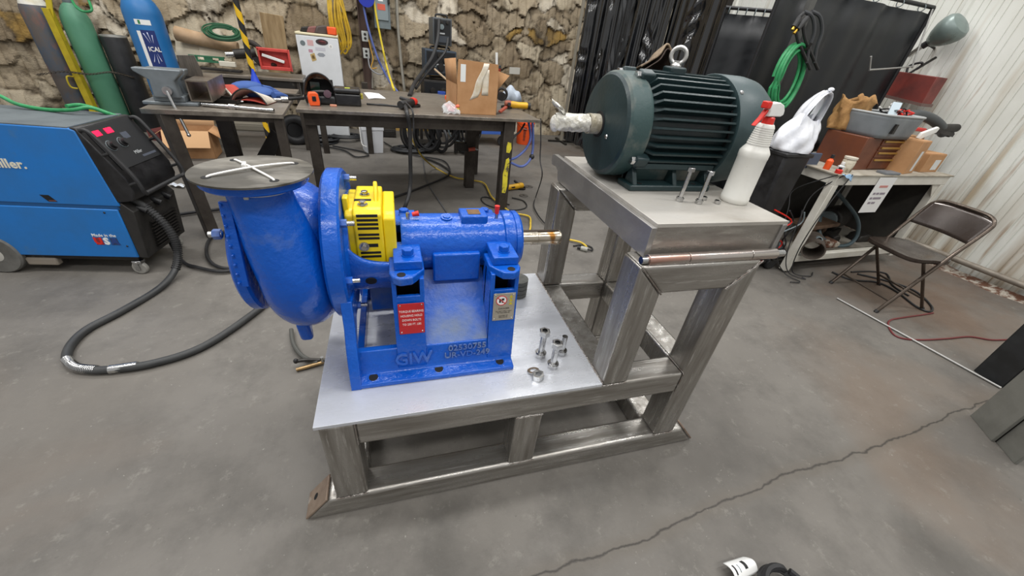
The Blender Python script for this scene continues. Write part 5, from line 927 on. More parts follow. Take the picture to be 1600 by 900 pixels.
# stack of power sources on a rack
WY = 5.55
def psource(name, label, pxl, pxr, pyt, pyb, hue, dials, seed):
    a = at(pxl, pyt, y=WY); b = at(pxr, pyb, y=WY); w = b.x-a.x; h = a.z-b.z; t = Thing(name, label, 'power source', (a.x, WY, b.z), RA*.5); rs = random.Random(seed)
    t.part('case', MB().box(0, w, 0, .42, 0, h), hue, bevel=.01); f_ = t.part('front_panel', MB().box(.02, w-.02, -.008, 0, .02, h-.02), mat('panel_black', '#17191c', .4), bevel=.003)
    for dx, dz, r in dials: t.part('knob', MB().lathe([(r, 0), (r*.9, .03), (0, .032)], (w*dx, -.008, h*dz), (0, -1, 0), 16), [charcoal, greyp][rs.randint(0, 1)], f_)
    t.part('data_plate', MB().box(w*.3, w*.85, -.010, -.008, h*.12, h*.36), mat('faint_plate', '#3a3f46', .5), f_); t.part('lettering_strip', MB().box(w*.3, w*.62, -.010, -.008, h*.42, h*.47), mat('pale_print', '#b9bcbd', .5), f_); t.part('case_handle', MB().tube([(w*.2, .1, h), (w*.25, .1, h+.035), (w*.75, .1, h+.035), (w*.8, .1, h)], .012, 8, 4), blackrub); return t
psource('welding_power_source', 'black welding power source on top of the stack', 676, 706, 26, 73, mat('case_grey', '#4b4f52', .5), ((.45, .85, .02), (.75, .85, .02), (.45, .68, .035)), 1)
psource('welding_power_source', 'black and blue power source in the middle of the stack', 664, 713, 76, 121, mat('case_slate', '#2f3c4a', .5), ((.45, .8, .035), (.62, .62, .03), (.5, .35, .05), (.3, .4, .025)), 2); psource('welding_power_source', 'lowest black power source with big dials in the stack', 662, 716, 124, 170, charcoal, ((.25, .62, .04), (.55, .62, .05), (.8, .55, .03)), 3)
rk_ = Thing('power_source_rack', 'steel rack carrying the stack of black power sources', 'rack', (at(660, 150, y=WY).x-.05, WY-.05, 0), RA*.5)
z3 = at(690, 170, y=WY).z
rk_.part('rack_shelf', MB().box(0, .62, 0, .55, z3-.04, z3-.005), charcoal)
for xx in (0, .58):
    for yy in (0, .51): rk_.part('rack_leg', MB().box(xx, xx+.04, yy, yy+.04, 0, z3-.04), charcoal)
cable('torch_lead', 'black torch lead slung from the stack of power sources to the bench', [at(686, 30, y=5.4), at(684, 60, y=5.3), at(676, 88, y=5.1), at(662, 110, y=4.8), at(648, 130, y=4.3), at(640, 150, y=3.7)], .022, blackrub); cable('torch_lead', 'second black lead looping across the middle power source', [at(700, 60, y=5.35), at(696, 80, y=5.25), at(682, 98, y=5.1), at(664, 118, y=4.8), at(650, 138, y=4.4)], .016, blackrub); wsolo('wooden_rod', 'thin wooden rod leaning behind the cardboard box', 'rod', MB().cyl(at(679, 108, y=4.6), at(706, 132, y=4.4), .012, n=8), mat('pale_wood_rod', '#a58f74', .7))
wsolo('white_stake', 'short white plastic stake by the wall behind the cardboard box', 'stake', MB().bar(onW(776, 82, .14), onW(776, 104, .14), .04, .02, (0, 1, 0)), white, bevel=.003); wsolo('wall_plate', 'pale label plate on the torn wall right of the cardboard box', 'plate', MB().bar(onW(796, 110, .22), onW(812, 111, .22), .10, .02, (0, 1, 0)), mat('pale_plate', '#b9b7ae', .6))
# under the workbench
wbk = Thing('white_bucket', 'square white plastic bucket on the floor under the workbench', 'bucket', F(583, 236, 0), RA+.12)
def sqb(z, w, d): return [(-w, -d, z), (w, -d, z), (w, d, z), (-w, d, z)]
V = []; 
for z, w in ((0, .115), (.30, .135), (.30, .142), (.345, .142), (.345, .132), (.30, .128), (.01, .108)): V += sqb(z, w, w)
Fq = [[0, 1, 2, 3]] + [(4*i+j, 4*i+(j+1) % 4, 4*i+4+(j+1) % 4, 4*i+4+j) for i in range(6) for j in range(4)] + [[24, 27, 26, 25]]
wbk.part('pail', MB().add(V, Fq), mat('pail_white', '#dfe1e6', .4), bevel=.018, seg=3); wbk.part('bail_handle', MB().tube([(-.146, 0, .31), (-.155, -.08, .2), (-.15, -.13, .12), (-.10, -.155, .10)], .005, 6, 5), white)
obk = Thing('orange_bucket', 'round orange bucket with dark lettering right of the workbench leg', 'bucket', F(818, 224, 0), 0); obk.part('pail', MB().lathe([(0, 0), (.125, 0), (.13, .01), (.148, .33), (.155, .332), (.155, .35), (.145, .35), (.14, .33), (.12, .02), (0, .02)], n=36), orange); va2 = math.atan2(CC.y-F(818, 224, 0).y, CC.x-F(818, 224, 0).x); e_ = Vector((math.cos(va2), math.sin(va2), 0))
Mo_ = frame_m(e_*.1455+Vector((0, 0, .18)), (-math.sin(va2), math.cos(va2), 0), (0, .0, 1))
for q_ in ((.08, .028, .03), (.02, .02, .055), (-.07, .016, .03)): obk.part('print_mark', MB().box(-q_[1], q_[1], q_[0]-q_[2], q_[0]+q_[2], -.004+(.004 if q_[0] > 0 else -.002), .003, Mo_), mat('dark_rust_print', '#7d2c14', .6))
obk.part('bail_handle', MB().tube([(-.155, 0, .33), (-.10, -.14, .28), (.0, -.17, .26), (.10, -.14, .28), (.155, 0, .33)], .004, 6, 5), zinc)
bcart = Thing('blue_cart', 'blue steel cart standing under the right end of the workbench', 'cart', F(765, 228, 0), RA); cbm = mat('cart_blue', '#3a5fae', .5)
for xx in (-.30, .26): bcart.part('upright', MB().box(xx, xx+.04, 0, .04, .10, .75), cbm)
bcart.part('cart_shelf', MB().box(-.30, .30, 0, .45, .18, .24), cbm, bevel=.004); bcart.part('dark_load', MB().box(-.24, .26, .05, .4, .24, .62), blackplas, bevel=.03)
for xx in (-.25, .22): bcart.part('cart_wheel', MB().lathe([(0, -.02), (.075, -.02), (.08, -.01), (.08, .01), (.075, .02), (0, .02)], (xx, .03, .08), (0, 1, 0), 24), blackrub)
hd = Thing('hose_cart', 'black two-wheeled cart frame under the workbench', 'cart', F(705, 240, 0), RA)
for xx in (-.16, .16): hd.part('cart_wheel', MB().torus((xx, 0, .20), (1, .4, 0), .17, .022, 32, 8), blackrub)
for a in range(5): hd.part('spoke', MB().cyl((.16, 0, .20), (.16-.07*math.sin(a*1.26), .16*math.sin(a*1.26), .20+.16*math.cos(a*1.26)), .008, n=6), charcoal)
hd.part('frame_post', MB().box(.04, .09, -.05, .0, 0.02, .70), charcoal); hd.part('frame_post', MB().box(-.30, -.26, .1, .14, 0.02, .60), charcoal); hd.part('frame_rail', MB().box(-.30, .25, -.02, .02, .30, .34).box(-.30, .25, -.02, .02, .5, .53), charcoal); hd.part('wheel_disc', MB().torus((.12, -.12, .38), (.1, 1, .1), .19, .012, 32, 8), greyp)
for k, (px, py, R_, lb) in enumerate(((655, 205, .22, 'big black cable coil hanging under the middle of the workbench'), (668, 212, .17, 'smaller black cable coil right behind the hanging cord'), (735, 205, .15, 'black hose coil beside the blue cart'), (690, 200, .2, 'black cable coil hung between the cart wheels'))): coil('cable_coil', lb, at(px, py, y=4.9), (.25*((k % 2)*2-1), 1, .1), R_, .013, 7, blackrub, 'cable coil', .18, sq=1.2)
pb = Thing('tyre', 'dark round tyre standing under the left end of the workbench', 'tyre', (*F(466, 226, 0).xy, 0), .5); pb.part('tread', MB().torus((0, 0, .19), (.3, 1, 0), .14, .055, 32, 12), blackrub); pb.part('rim', MB().cyl((0, -.02, .19), (0.0, .02, .19), .10, n=24), dark)
for k, (px, py, lb) in enumerate(((500, 218, 'low heap of black hose left of the white bucket'), (640, 232, 'tangled black cable on the floor behind the hanging cord'), (540, 214, 'flat coil of dark hose behind the white bucket'))): p = F(px, py, .03); coil('floor_hose_coil', lb, p, (0, .1, 1), .20, .014, 6, mat('dark_hose_m', '#26282b', .55), 'hose', .3)
cable('floor_cable', 'thin black cord looping on the floor before the white bucket', [F(485, 226), F(515, 230), F(540, 236), F(556, 245), F(575, 243), F(570, 238), F(552, 234), F(520, 228)], .010, blackrub); cable('floor_cable', 'black cord on the floor running right from the white bucket', [F(600, 222), F(625, 236), F(650, 243), F(690, 250), F(702, 262), F(700, 275)], .009, blackrub); cable('thin_floor_cable', 'thin grey cord snaking down the floor left of the bearing housing', [F(660, 240, .01), F(663, 265, .01), F(668, 285, .01), F(682, 308, .01), F(700, 335, .01)], .006, mat('grey_thin', '#55565a', .5))
for px, py, w, h, lb in ((608, 215, .22, .12, 'dark tool case behind the white bucket'), (520, 207, .45, .07, 'pale flat board on the floor at the wall foot'), (670, 235, .3, .1, 'dark metal scrap piece at the foot of the cable coils'), (725, 238, .12, .1, 'small dark metal block by the bench leg'), (390, 205, .5, .1, 'grey flat crate under the vise bench'), (430, 200, .5, .12, 'pale crate under the right of the vise bench')):
    p = F(px, py, 0); wsolo('floor_crate', lb, 'crate', MB().box(p.x-w/2, p.x+w/2, p.y, p.y+.25, 0, h).box(p.x-w/2+.02, p.x+w/2-.02, p.y-.008, p.y, .015, h-.02), [charcoal, mat('pale_crate', '#8c8678', .8)][1 if 'pale' in lb or 'grey' in lb else 0], bevel=.006)
t = Thing('red_fitting', 'small red fitting on the leg shelf of the workbench', 'fitting', at(738, 234, y=3.42), 0); t.part('cap', MB().cyl((-.04, 0, .0), (.03, 0, .01), .02, n=12), mat('red_rust_cap', '#b0503c', .6)); t.part('stem', MB().cyl((.03, 0, .01), (.06, 0, 0), .012, n=10), zinc)
cable('yellow_air_line', 'yellow air line running down past the bench leg to the floor', [at(633, 195, y=4.2), at(645, 220, y=4.0), at(660, 245, y=3.8), F(680, 262), F(710, 277), F(740, 282), F(757, 287), F(768, 307), F(783, 320), F(800, 332), F(826, 338), F(829, 352), F(830, 372), F(870, 372), F(905, 378), F(917, 386)], .009, ylwhose, 'hose')
pl_ = Thing('cord_plug', 'yellow cord end with clear plug on the floor behind the skid', 'plug', F(912, 392, 0), -.6); pl_.part('plug_body', MB().cyl((-.03, 0, .02), (.03, 0, .02), .022, n=14), mat('smoky_plug', '#9a9a92', .3)); pl_.part('plug_nose', MB().cyl((-.06, 0, .02), (-.03, 0, .02), .014, n=12), blackrub); pl_.part('tail', MB().tube([(.03, 0, .02), (.07, .03, .012), (.05, .09, .01), (-.02, .1, .01), (-.10, .03, .01)], .007, 8, 5), blackrub)
cable('blue_air_line', 'blue air hose looping down from the right end of the workbench', [at(826, 190, y=2.98), at(829, 215, y=2.95), at(822, 232, y=2.9), at(808, 245, y=2.85), at(795, 250, y=2.8)], .012, bluehose, 'hose'); cable('blue_air_line', 'second blue hose strand joining at a black coupling by the bench', [at(832, 190, y=2.98), at(833, 225, y=2.95), at(830, 245, y=2.9), at(822, 257, y=2.85), at(812, 260, y=2.82), at(798, 254, y=2.8)], .012, bluehose, 'hose'); wsolo('hose_coupling', 'round black coupling on the blue hose loop', 'coupling', MB().ball(at(831, 245, y=2.9), (.026, .026, .026), 14, 10), blackrub)
cable('black_bench_cable', 'thin black cord hanging at the right end of the workbench', [at(845, 185, y=3.0), at(845, 220, y=2.95), at(844, 250, y=2.9), at(847, 275, y=2.8), F(838, 305), F(834, 320), F(840, 335), F(852, 350)], .006, blackrub); cable('dark_bench_cable', 'short dark cable slung under the right corner of the workbench', [at(820, 193, y=2.9), at(812, 206, y=2.85), at(802, 215, y=2.82), at(795, 232, y=2.8)], .009, blackrub)
g5 = F(806, 296, 0); grinder('angle_grinder', 'yellow angle grinder lying on the floor behind the bench leg', (g5.x, g5.y, 0), .35, MATS['tool_yellow'], MATS['tool_yellow'])
for px, py, lb in ((818, 306, 'grinding disc lying flat on the floor by the yellow grinder'), (826, 292, 'small metal flange disc on the floor under the yellow grinder')): p = F(px, py, 0); wsolo('grinding_disc', lb, 'disc', MB().lathe([(.012, .008), (.05, .006), (.052, .003), (.05, 0), (.012, 0), (.012, .008)], p, (0, 0, 1), 28, cap=False), mat('disc_grey', '#55524e', .5, .4))
cable('floor_cable', 'thin black cord loop on the floor around the yellow bench leg', [F(796, 320, .01), F(760, 308, .01), F(752, 312, .01), F(765, 322, .01), F(800, 328, .01), F(822, 324, .01), F(818, 314, .01), F(800, 309, .01)], .006, blackrub)
# ------------------------------------------------------------------ black welding booth
vinyl = mat('black_vinyl', '#08090b', .12, 0, '#111317', 3, stretch=(4, 4, 1), spec=1., bump=.25, bscale=3, rv=.04)
matte = mat('black_screen_fabric', '#15171a', .5, 0, '#1d2023', 4)
P0 = Vector((3.42, 6.05, 0)); P1 = at(1128, 60, y=3.4); P1.z = 0
def curtain(label, t0, t1, nf, amp, seed, top=2.75, m=vinyl, grom=False):
    rs = random.Random(seed); ph = [rs.uniform(0, 6) for _ in range(6)]; d = (P1-P0); nrm = Vector((-d.y, d.x, 0)).normalized()
    def fn(u, v):
        s_ = t0+(t1-t0)*u; p = P0+d*s_; f = amp*(math.sin(nf*6.28*u+ph[0]+.4*v)+.55*math.sin(nf*2.3*6.28*u+ph[1]-.8*v)+.3*math.sin(nf*5.1*6.28*u+ph[2]+1.5*v)+.5*math.sin(3*v+ph[3]+9*u)) + .026*math.sin(2*PI*(v*(top/.42)+.8*math.sin(7*u+ph[4])+.5*math.sin(3.1*v*6+ph[5])))*max(0, math.sin(11*u+ph[2]+2.2*v))
        return p+nrm*f*(.55+.45*v)+Vector((0, 0, .06+(top-.06)*(1-v)))
    t = Thing('welding_curtain', label, 'curtain', P0.lerp(P1, (t0+t1)/2), 0, 'black welding curtains', world=True); t.part('vinyl_sheet', MB().grid(fn, 150, 90), m, ang=3)
    if grom:
        for k in range(7): z = .35+.38*k; q = Vector(fn(.985, (top-z)/(top-.06))); t.part('grommet', MB().torus(q+nrm*-.004, nrm, .013, .004, 16, 6), brass)
    t.part('rail_hook', MB().tube([P0.lerp(P1, (t0+t1)/2)+Vector((0, 0, top-.03)), P0.lerp(P1, (t0+t1)/2)+Vector((.01, 0, top+.03)), P0.lerp(P1, (t0+t1)/2)+Vector((0, .02, top+.06))], .006, 6, 4), zinc); return t
curtain('glossy black vinyl welding curtain nearest the torn wall', 0, .30, 3, .045, 1); curtain('dull black welding curtain strip between two glossy ones', .28, .42, 1, .02, 4, m=matte); curtain('glossy creased black welding curtain right behind the motor', .39, .70, 3, .045, 2); curtain('black welding curtain with brass grommets on its edge', .68, 1.0, 1.5, .035, 3, grom=True)
d_ = (P1-P0).normalized(); wsolo('curtain_rail', 'steel rail carrying the black welding curtains', 'rail', MB().cyl(P0+Vector((0, 0, 2.83)), P1+Vector((0, 0, 2.83)), .025, n=12), charcoal)
for q, lb in ((P0, 'thin pale frame post beside the leftmost welding curtain'), (P1, 'dark frame post at the near end of the welding curtains')): t = Thing('booth_post', lb, 'post', q+Vector((-.05, 0, 0)), 0); t.part('post', MB().box(-.02, .02, -.02, .02, 0, 2.86), charcoal if 'dark' in lb else mat('pale_post', '#8f897c', .6)); t.part('foot', MB().box(-.25, .25, -.02, .02, 0, .03).box(-.02, .02, -.25, .25, 0, .03), charcoal)
def screen(label, A, B, top, folds=0, amp=.01):
    A = Vector(A); B = Vector(B); d = B-A; n = Vector((-d.y, d.x, 0)).normalized(); t = Thing('welding_screen', label, 'screen', ((A.x+B.x)/2, (A.y+B.y)/2, 0), 0, 'framed black welding screens', world=True)
    t.part('fabric', MB().grid(lambda u, v: A+d*u+n*amp*(math.sin(folds*6.28*u)+.5*math.sin(folds*15*u+2))+Vector((0, 0, .15+(top-.2)*v)), 60, 8), matte, solid=.002)
    t.part('top_tube', MB().cyl(A+Vector((0, 0, top)), B+Vector((0, 0, top)), .017, n=12), mat('black_tube', '#232325', .4, .3)); t.part('side_tube', MB().cyl(A+Vector((0, 0, .03)), A+Vector((0, 0, top)), .017, n=12), MATS['black_tube']); t.part('side_tube', MB().cyl(B+Vector((0, 0, .03)), B+Vector((0, 0, top)), .017, n=12), MATS['black_tube']); t.part('bottom_tube', MB().cyl(A+Vector((0, 0, .12)), B+Vector((0, 0, .12)), .017, n=12), MATS['black_tube'])
    for k in range(6): q = A.lerp(B, (k+.5)/6)+Vector((0, 0, top-.02)); t.part('tie_loop', MB().torus(q, d, .028, .004, 14, 5), greyp)
    return t
tz = at(1170, 14, y=3.2).z; sA = at(1118, 60, y=3.35); sB = at(1200, 60, y=3.05); screen('short black screen with a rail below the white wall gap', (sA.x, sA.y, 0), (sB.x, sB.y, 0), tz, 1)
bR = at(1459, 12, x=5.22); bL = at(1196, 50, y=2.30); screen('wide black screen hung behind the white bench', (bL.x, bL.y, 0), (bR.x, bR.y, 0), bR.z, 3, .018)
# post with hose and leads
pp = at(1252, 40, y=2.16); gpst = Thing('hose_post', 'grey steel post carrying green hose and black leads before the wide screen', 'post', (pp.x, pp.y, 0), .1); gpst.part('post', MB().box(-.03, .03, -.02, .02, 0, 2.5), mat('post_grey', '#5c5c5a', .5, .4)); hk = at(1247, 78, y=2.13); gpst.part('hook', MB().tube([(0, -.02, hk.z), (0, -.12, hk.z), (0, -.15, hk.z+.05)], .010, 8, 4), charcoal); gpst.part('base_plate', MB().box(-.12, .12, -.10, .10, 0, .012), charcoal)
coil('green_hose_coil', 'coiled light green hose hanging on the grey post', at(1233, 122, y=2.05), (.25, -1, .1), .16, .012, 9, grnhose, 'hose', .2, sq=1.35)
for k, (lb, off) in enumerate((('left bundle of black welding leads hanging above the green hose', -6), ('right bundle of black welding leads with brass ends above the green hose', 6))):
    t = Thing('lead_bundle', lb, 'cable', at(1268+off, 60, y=2.06), 0, world=True)
    t.part('lead', MB().tube([at(1262+off, 20, y=2.08), at(1250+off, 34, y=2.06), at(1252+off, 60, y=2.05), at(1262+off, 85, y=2.05), at(1272+off, 108, y=2.05)], .013, 8, 6), blackrub); t.part('lead', MB().tube([at(1262+off, 18, y=2.08), at(1275+off, 26, y=2.06), at(1278+off, 50, y=2.05), at(1270+off, 75, y=2.05), at(1266+off, 98, y=2.05)], .013, 8, 6), mat('grey_black_lead', '#36383b', .5)); a = at(1255+off, 28, y=2.04); b = at(1243+off*.4, 42+4*k, y=2.03); t.part('connector', MB().cyl(a, b, .02, n=12), blackrub); t.part('brass_tip', MB().cyl(b, b+(b-a)*.35, .011, n=10), brass)
# ------------------------------------------------------------------ white bench
wbm = mat('chipped_white_paint', '#d4d1c8', .55, 0, '#c3bfb3', 5, c3='#7d6a52', scale3=9, lo3=.68, hi3=.72)
BZ = .88; bn = Thing('white_bench', 'white painted steel bench on casters by the ribbed wall', 'bench', (3.62, 1.30, 0), .04)
BL_, BD = 1.45, .72
bn.part('bench_top', MB().box(-.02, BL_+.02, -.01, BD, BZ-.012, BZ), mat('scuffed_bench_top', '#b9b3a6', .6, 0, '#8d8474', 4), bevel=.002); bn.part('front_rail', MB().box(0, BL_, 0, .05, BZ-.085, BZ-.012), wbm, bevel=.003); bn.part('side_rail', MB().box(0, .05, .05, BD, BZ-.085, BZ-.012), wbm, bevel=.003); bn.part('side_rail', MB().box(BL_-.05, BL_, .05, BD, BZ-.085, BZ-.012), wbm, bevel=.003)
for xx in (0, BL_-.06):
    for yy in (0, BD-.06): bn.part('bench_leg', MB().box(xx, xx+.06, yy, yy+.06, .08 if xx or yy else .02, BZ-.085), wbm, bevel=.004)
bn.part('lower_shelf', MB().box(.06, BL_-.06, .06, BD-.06, .155, .17), mat('grimy_shelf', '#8d887e', .7, 0, '#5a544b', 4)); bn.part('shelf_rail', MB().box(.06, BL_-.06, 0, .05, .11, .17), wbm, bevel=.003); bn.part('back_panel', MB().box(.02, BL_-.02, BD-.02, BD-.01, .17, BZ-.09), mat('dark_back_panel', '#3f3c37', .7, 0, '#2b2926', 3)); bn.part('side_panel', MB().box(BL_-.03, BL_-.02, .06, BD-.06, .17, BZ-.09), MATS['dark_back_panel']); bn.part('corner_gusset', MB().prism([(BL_-.06, BZ-.085), (BL_-.16, BZ-.085), (BL_-.06, BZ-.20)], 'y', .01, .016), wbm)
cw = bn.part('caster_plate', MB().box(-.12, .02, .06, .14, .10, .11), charcoal); bn.part('caster_wheel', MB().lathe([(0, -.02), (.05, -.02), (.056, -.01), (.056, .01), (.05, .02), (0, .02)], (-.08, .10, .056), (0, 1, 0), 24), blackrub, cw)
Bx = lambda x, y, z=0: Vector((3.62, 1.30, 0)) + Matrix.Rotation(.04, 3, 'Z') @ Vector((x, y, z))
sg_ = Thing('paper_notice', 'white paper notice hanging from the bench front rail', 'sign', Bx(.60, -.004, BZ-.02), .04); sg_.part('sheet', MB().box(-.11, .11, -.002, 0, -.30, 0), paper); 
for zz, x0_, x1_, m_ in ((-.075, -.05, .055, mat('red_print', '#c9877f', .6)), (-.135, -.075, -.045, mat('faint_print', '#8f8690', .6)), (-.135, -.035, .0, MATS['faint_print']), (-.135, .01, .075, MATS['faint_print']), (-.175, -.08, -.05, MATS['faint_print']), (-.175, -.04, .06, MATS['faint_print']), (-.215, -.07, -.035, MATS['faint_print']), (-.215, -.025, .02, MATS['faint_print'])): sg_.part('print_row', MB().box(x0_, x1_, -.003, -.002, zz-.009, zz+.009), m_)
# on the white bench
tb = Thing('brown_tool_chest', 'brown steel tool chest with brass drawer pulls on the white bench', 'tool chest', Bx(.30, .12, BZ), .10); tbm = mat('chest_brown', '#6b3a22', .45, 0, '#5b3120', 5); tb.part('chest_body', MB().box(0, .55, 0, .32, 0, .25), tbm, bevel=.006)
pull = mat('brassy_pull', '#b08c48', .4, .5)
for z0, z1 in ((.012, .095), (.10, .15), (.155, .19), (.195, .24)): d__ = tb.part('drawer', MB().box(.20, .54, -.008, 0, z0, z1), tbm, bevel=.002); tb.part('drawer_pull', MB().box(.22, .52, -.018, -.008, z1-.02, z1-.006), pull, d__, bevel=.002)
tub = Thing('grey_tub', 'grey plastic tub full of wires on top of the brown tool chest', 'tub', Bx(.58, .26, BZ+.25), .08)
def tubf(u, v):
    a = 2*PI*u; rx, ry = .24+.025*v, .15+.02*v; c, s_ = math.cos(a), math.sin(a); k = (abs(c)**6+abs(s_)**6)**(-1/6); k = min(k, 1.25); return (rx*c*k, ry*s_*k, .165*v)
tub.part('tub_wall', MB().grid(tubf, 48, 6), mat('tub_grey', '#7b8084', .45, 0, '#6a6f73', 4), solid=.005); tub.part('tub_floor', MB().add([tubf(u/48, .03) for u in range(48)], [list(range(48))]), MATS['tub_grey'], solid=.004); tub.part('tub_rim', MB().tube([tubf(u/48, 1) for u in range(48)], .008, 8, 1, True), mat('tub_rim', '#a3a6a6', .45)); tub.part('label_slot', MB().box(-.135, -.105, -.178, -.150, .04, .11), charcoal)
wr = random.Random(4)
for k, m__ in enumerate([redp, redp, blackrub, greyp, white, mat('rust_wire', '#7d3a34', .6), blackrub]):
    tub.part('wire', MB().tube([(wr.uniform(-.02, .2), wr.uniform(-.11, .1), .15+wr.uniform(0, .06)) for _ in range(6)], .006, 6, 6), m__)
tub.part('meter', MB().bar((-.02, -.05, .15), (.06, .0, .24), .06, .03), mat('pale_blue_meter', '#a9b6bd', .4), bevel=.005); tub.part('white_lid', MB().lathe([(.06, 0), (.06, .01), (0, .012)], (.13, .02, .20), (.2, -.5, 1), 20), white)
bgp = Thing('paper_bag', 'crumpled brown paper bag behind the grey tub', 'bag', Bx(.42, .42, BZ+.26), .1)
def bagf(u, v):
    a = 2*PI*u; r = 1+.10*math.sin(5*a+6*v)+.06*math.sin(9*a-9*v); return (.16*r*math.cos(a), .09*r*math.sin(a), .23*v+.02*math.sin(3*a)*v)
bgp.part('bag_wall', MB().grid(bagf, 40, 10), mat('kraft_paper', '#a8804e', .85, 0, '#86623a', 9, bump=.4), solid=.003); bgp.part('bag_fold', MB().grid(lambda u, v: (-.05+.24*u, -.06+.05*v, .19+.06*v+.02*math.sin(u*9)), 10, 4), MATS['kraft_paper'], solid=.003)
def carton(label, loc, rz, w, d, h, lab=None, lean=0):
    t = Thing('small_carton', label, 'box', loc, rz); t.part('box_body', MB().box(0, w, 0, d, 0, h), card, bevel=.003); t.part('lid_flap', MB().box(.003, w-.003, .003, d/2-.002, h, h+.004), card); t.part('lid_flap', MB().box(.003, w-.003, d/2+.002, d-.003, h, h+.004), card)
    if lab: t.part('box_label', MB().box(*lab, -.0015, 0, .02, h*.7), mat('label_paper', '#cfd2d2', .5))
    return t
carton('tall cardboard box before the drawers of the brown tool chest', Bx(.80, .02, BZ), .25, .20, .18, .255, (.10, .15)); carton('small labelled cardboard box at the right end of the white bench', Bx(1.13, .08, BZ), .1, .27, .22, .15, (.14, .23)); carton('low cardboard box behind the small labelled one', Bx(1.16, .34, BZ), .05, .28, .2, .24)
sw_ = Thing('hand_saw', 'saw with white handle lying over the cardboard boxes', 'saw', at(1432, 216, y=1.48), .1); sw_.part('saw_handle', MB().prism([(0, 0), (.03, -.01), (.22, .05), (.23, .085), (.2, .095), (.02, .045)], 'y', -.012, .012), white, bevel=.006); sw_.part('saw_blade', MB().prism([(.2, .06), (.55, .02), (.55, .05), (.22, .09)], 'y', -.002, .002), charcoal)
rd_ = Thing('red_pry_tool', 'red handled tool behind the grey tub on the bench', 'tool', at(1418, 204, y=1.58), .1); rd_.part('handle', MB().bar((-.05, 0, .02), (.25, 0, .01), .03, .03), redp, bevel=.008); rd_.part('shaft', MB().bar((.25, 0, .01), (.5, 0, -.01), .02, .02), charcoal)
dg2 = Thing('drill', 'dark cordless drill at the far right end of the bench', 'power tool', at(1474, 212, y=1.66), 0); dg2.part('body', MB().cyl((-.1, 0, .06), (.1, 0, .07), .035, n=14), charcoal); dg2.part('grip', MB().bar((.05, 0, .06), (.08, 0, -.0), .04, .05), blackrub, bevel=.008); dg2.part('chuck', MB().cyl((-.16, 0, .055), (-.1, 0, .06), .022, n=12), greyp)
hoseb = wsolo('big_black_hose', 'thick black hose arching behind the grey tub', 'hose', MB().tube([at(1405, 186, y=1.66), at(1420, 181, y=1.66), at(1437, 180, y=1.66), at(1455, 186, y=1.66), at(1468, 196, y=1.66), at(1474, 208, y=1.68)], .04, 14, 6), mat('grey_black_hose', '#3c4042', .5))
dct = MB(); dp = spl([Bx(-.05, .55, BZ+.07), Bx(.08, .56, BZ+.10), Bx(.2, .56, BZ+.11), Bx(.36, .58, BZ+.09)], 10)
dct.sweep(dp, [.075+.008*(i % 2) for i in range(len(dp))], 20); wsolo('flex_duct', 'ribbed black flexible duct at the back left of the white bench', 'duct', dct, blackrub, ang=3)
jr = Thing('dirty_jar', 'dirty white paint jar near the left front of the bench', 'jar', Bx(.16, .08, BZ), 0); jr.part('jar_body', MB().lathe([(.04, 0), (.043, .01), (.043, .085), (.038, .095), (.04, .1)], n=24), mat('grimy_jar', '#c9c1ae', .5, 0, '#6d5a42', 14, .45, .6)); jr.part('jar_lid', MB().lathe([(.045, .098), (.045, .112), (0, .114)], n=24), mat('jar_lid_m', '#c5beaf', .5))
for k, (x, y, h, m__, lb) in enumerate(((.02, .14, .10, orange, 'small orange bottle at the left end of the bench'), (.05, .06, .07, mat('clear_small', '#c5c9c9', .2), 'tiny clear bottle beside the orange one'), (-.0, .03, .04, redp, 'tiny red cap at the bench corner'))): t = Thing('small_bottle', lb, 'bottle', Bx(x+.02, y, BZ), 0); t.part('bottle_body', MB().lathe([(.022, 0), (.024, .005), (.024, h*.65), (.01, h*.8), (.01, h)], n=16), m__); t.part('bottle_cap', MB().lathe([(.012, h*.85), (.012, h*1.1), (0, h*1.12)], n=12), blackrub if k != 1 else white)
wsolo('blue_rag', 'small blue paper towel hanging over the bench corner', 'rag', MB().grid(lambda u, v: tuple(Bx(.0+.13*u, -.014-.012*v, BZ+.004-.05*v*u+.004*math.sin(u*12))), 8, 6), mat('towel_blue', '#8fb0cf', .8), solid=.002); wsolo('phone_slab', 'dark flat tablet at the left end of the bench', 'tablet', MB().cb(Bx(.02, .27, BZ+.03), (.16, .02, .12)), mat('slate_blue', '#4a5568', .4), bevel=.006); wsolo('grey_pad', 'thin grey pad on the bench before the tool chest', 'pad', MB().cb(Bx(.62, .03, BZ+.01), (.17, .08, .018)), mat('pad_grey', '#777b80', .5), bevel=.003)
# under the white bench
um = Thing('pipe_stub', 'open end of a wide steel pipe stub on the lower bench shelf', 'pipe', Bx(.30, .10, .17), -.5); um.part('pipe_wall', MB().lathe([(.075, 0), (.085, 0), (.085, .26), (.075, .26), (.075, 0)], (0, 0, .087), (-.35, -1, 0), 32, cap=False), mat('brown_pipe', '#5f5750', .55, .4, '#4a4039', 8)); um.part('inner_pipe', MB().lathe([(.018, -.03), (.026, -.03), (.026, .2), (.018, .2)], (.01, 0, .12), (-.35, -1, .25), 16, cap=False), greyp)
gear = Thing('old_motor', 'old grimy motor on the lower shelf of the white bench', 'motor', Bx(.95, .40, .17), .3); gear.part('motor_body', MB().cyl((-.14, 0, .16), (.12, 0, .16), .11, n=28), charcoal, bevel=.012); gear.part('motor_foot', MB().box(-.12, .10, -.09, .09, 0, .06), charcoal); gear.part('motor_cap', MB().cyl((-.18, 0, .16), (-.14, 0, .16), .08, n=24), greyp); gear.part('shaft', MB().cyl((-.28, 0, .16), (-.18, 0, .16), .012, n=12), zinc)
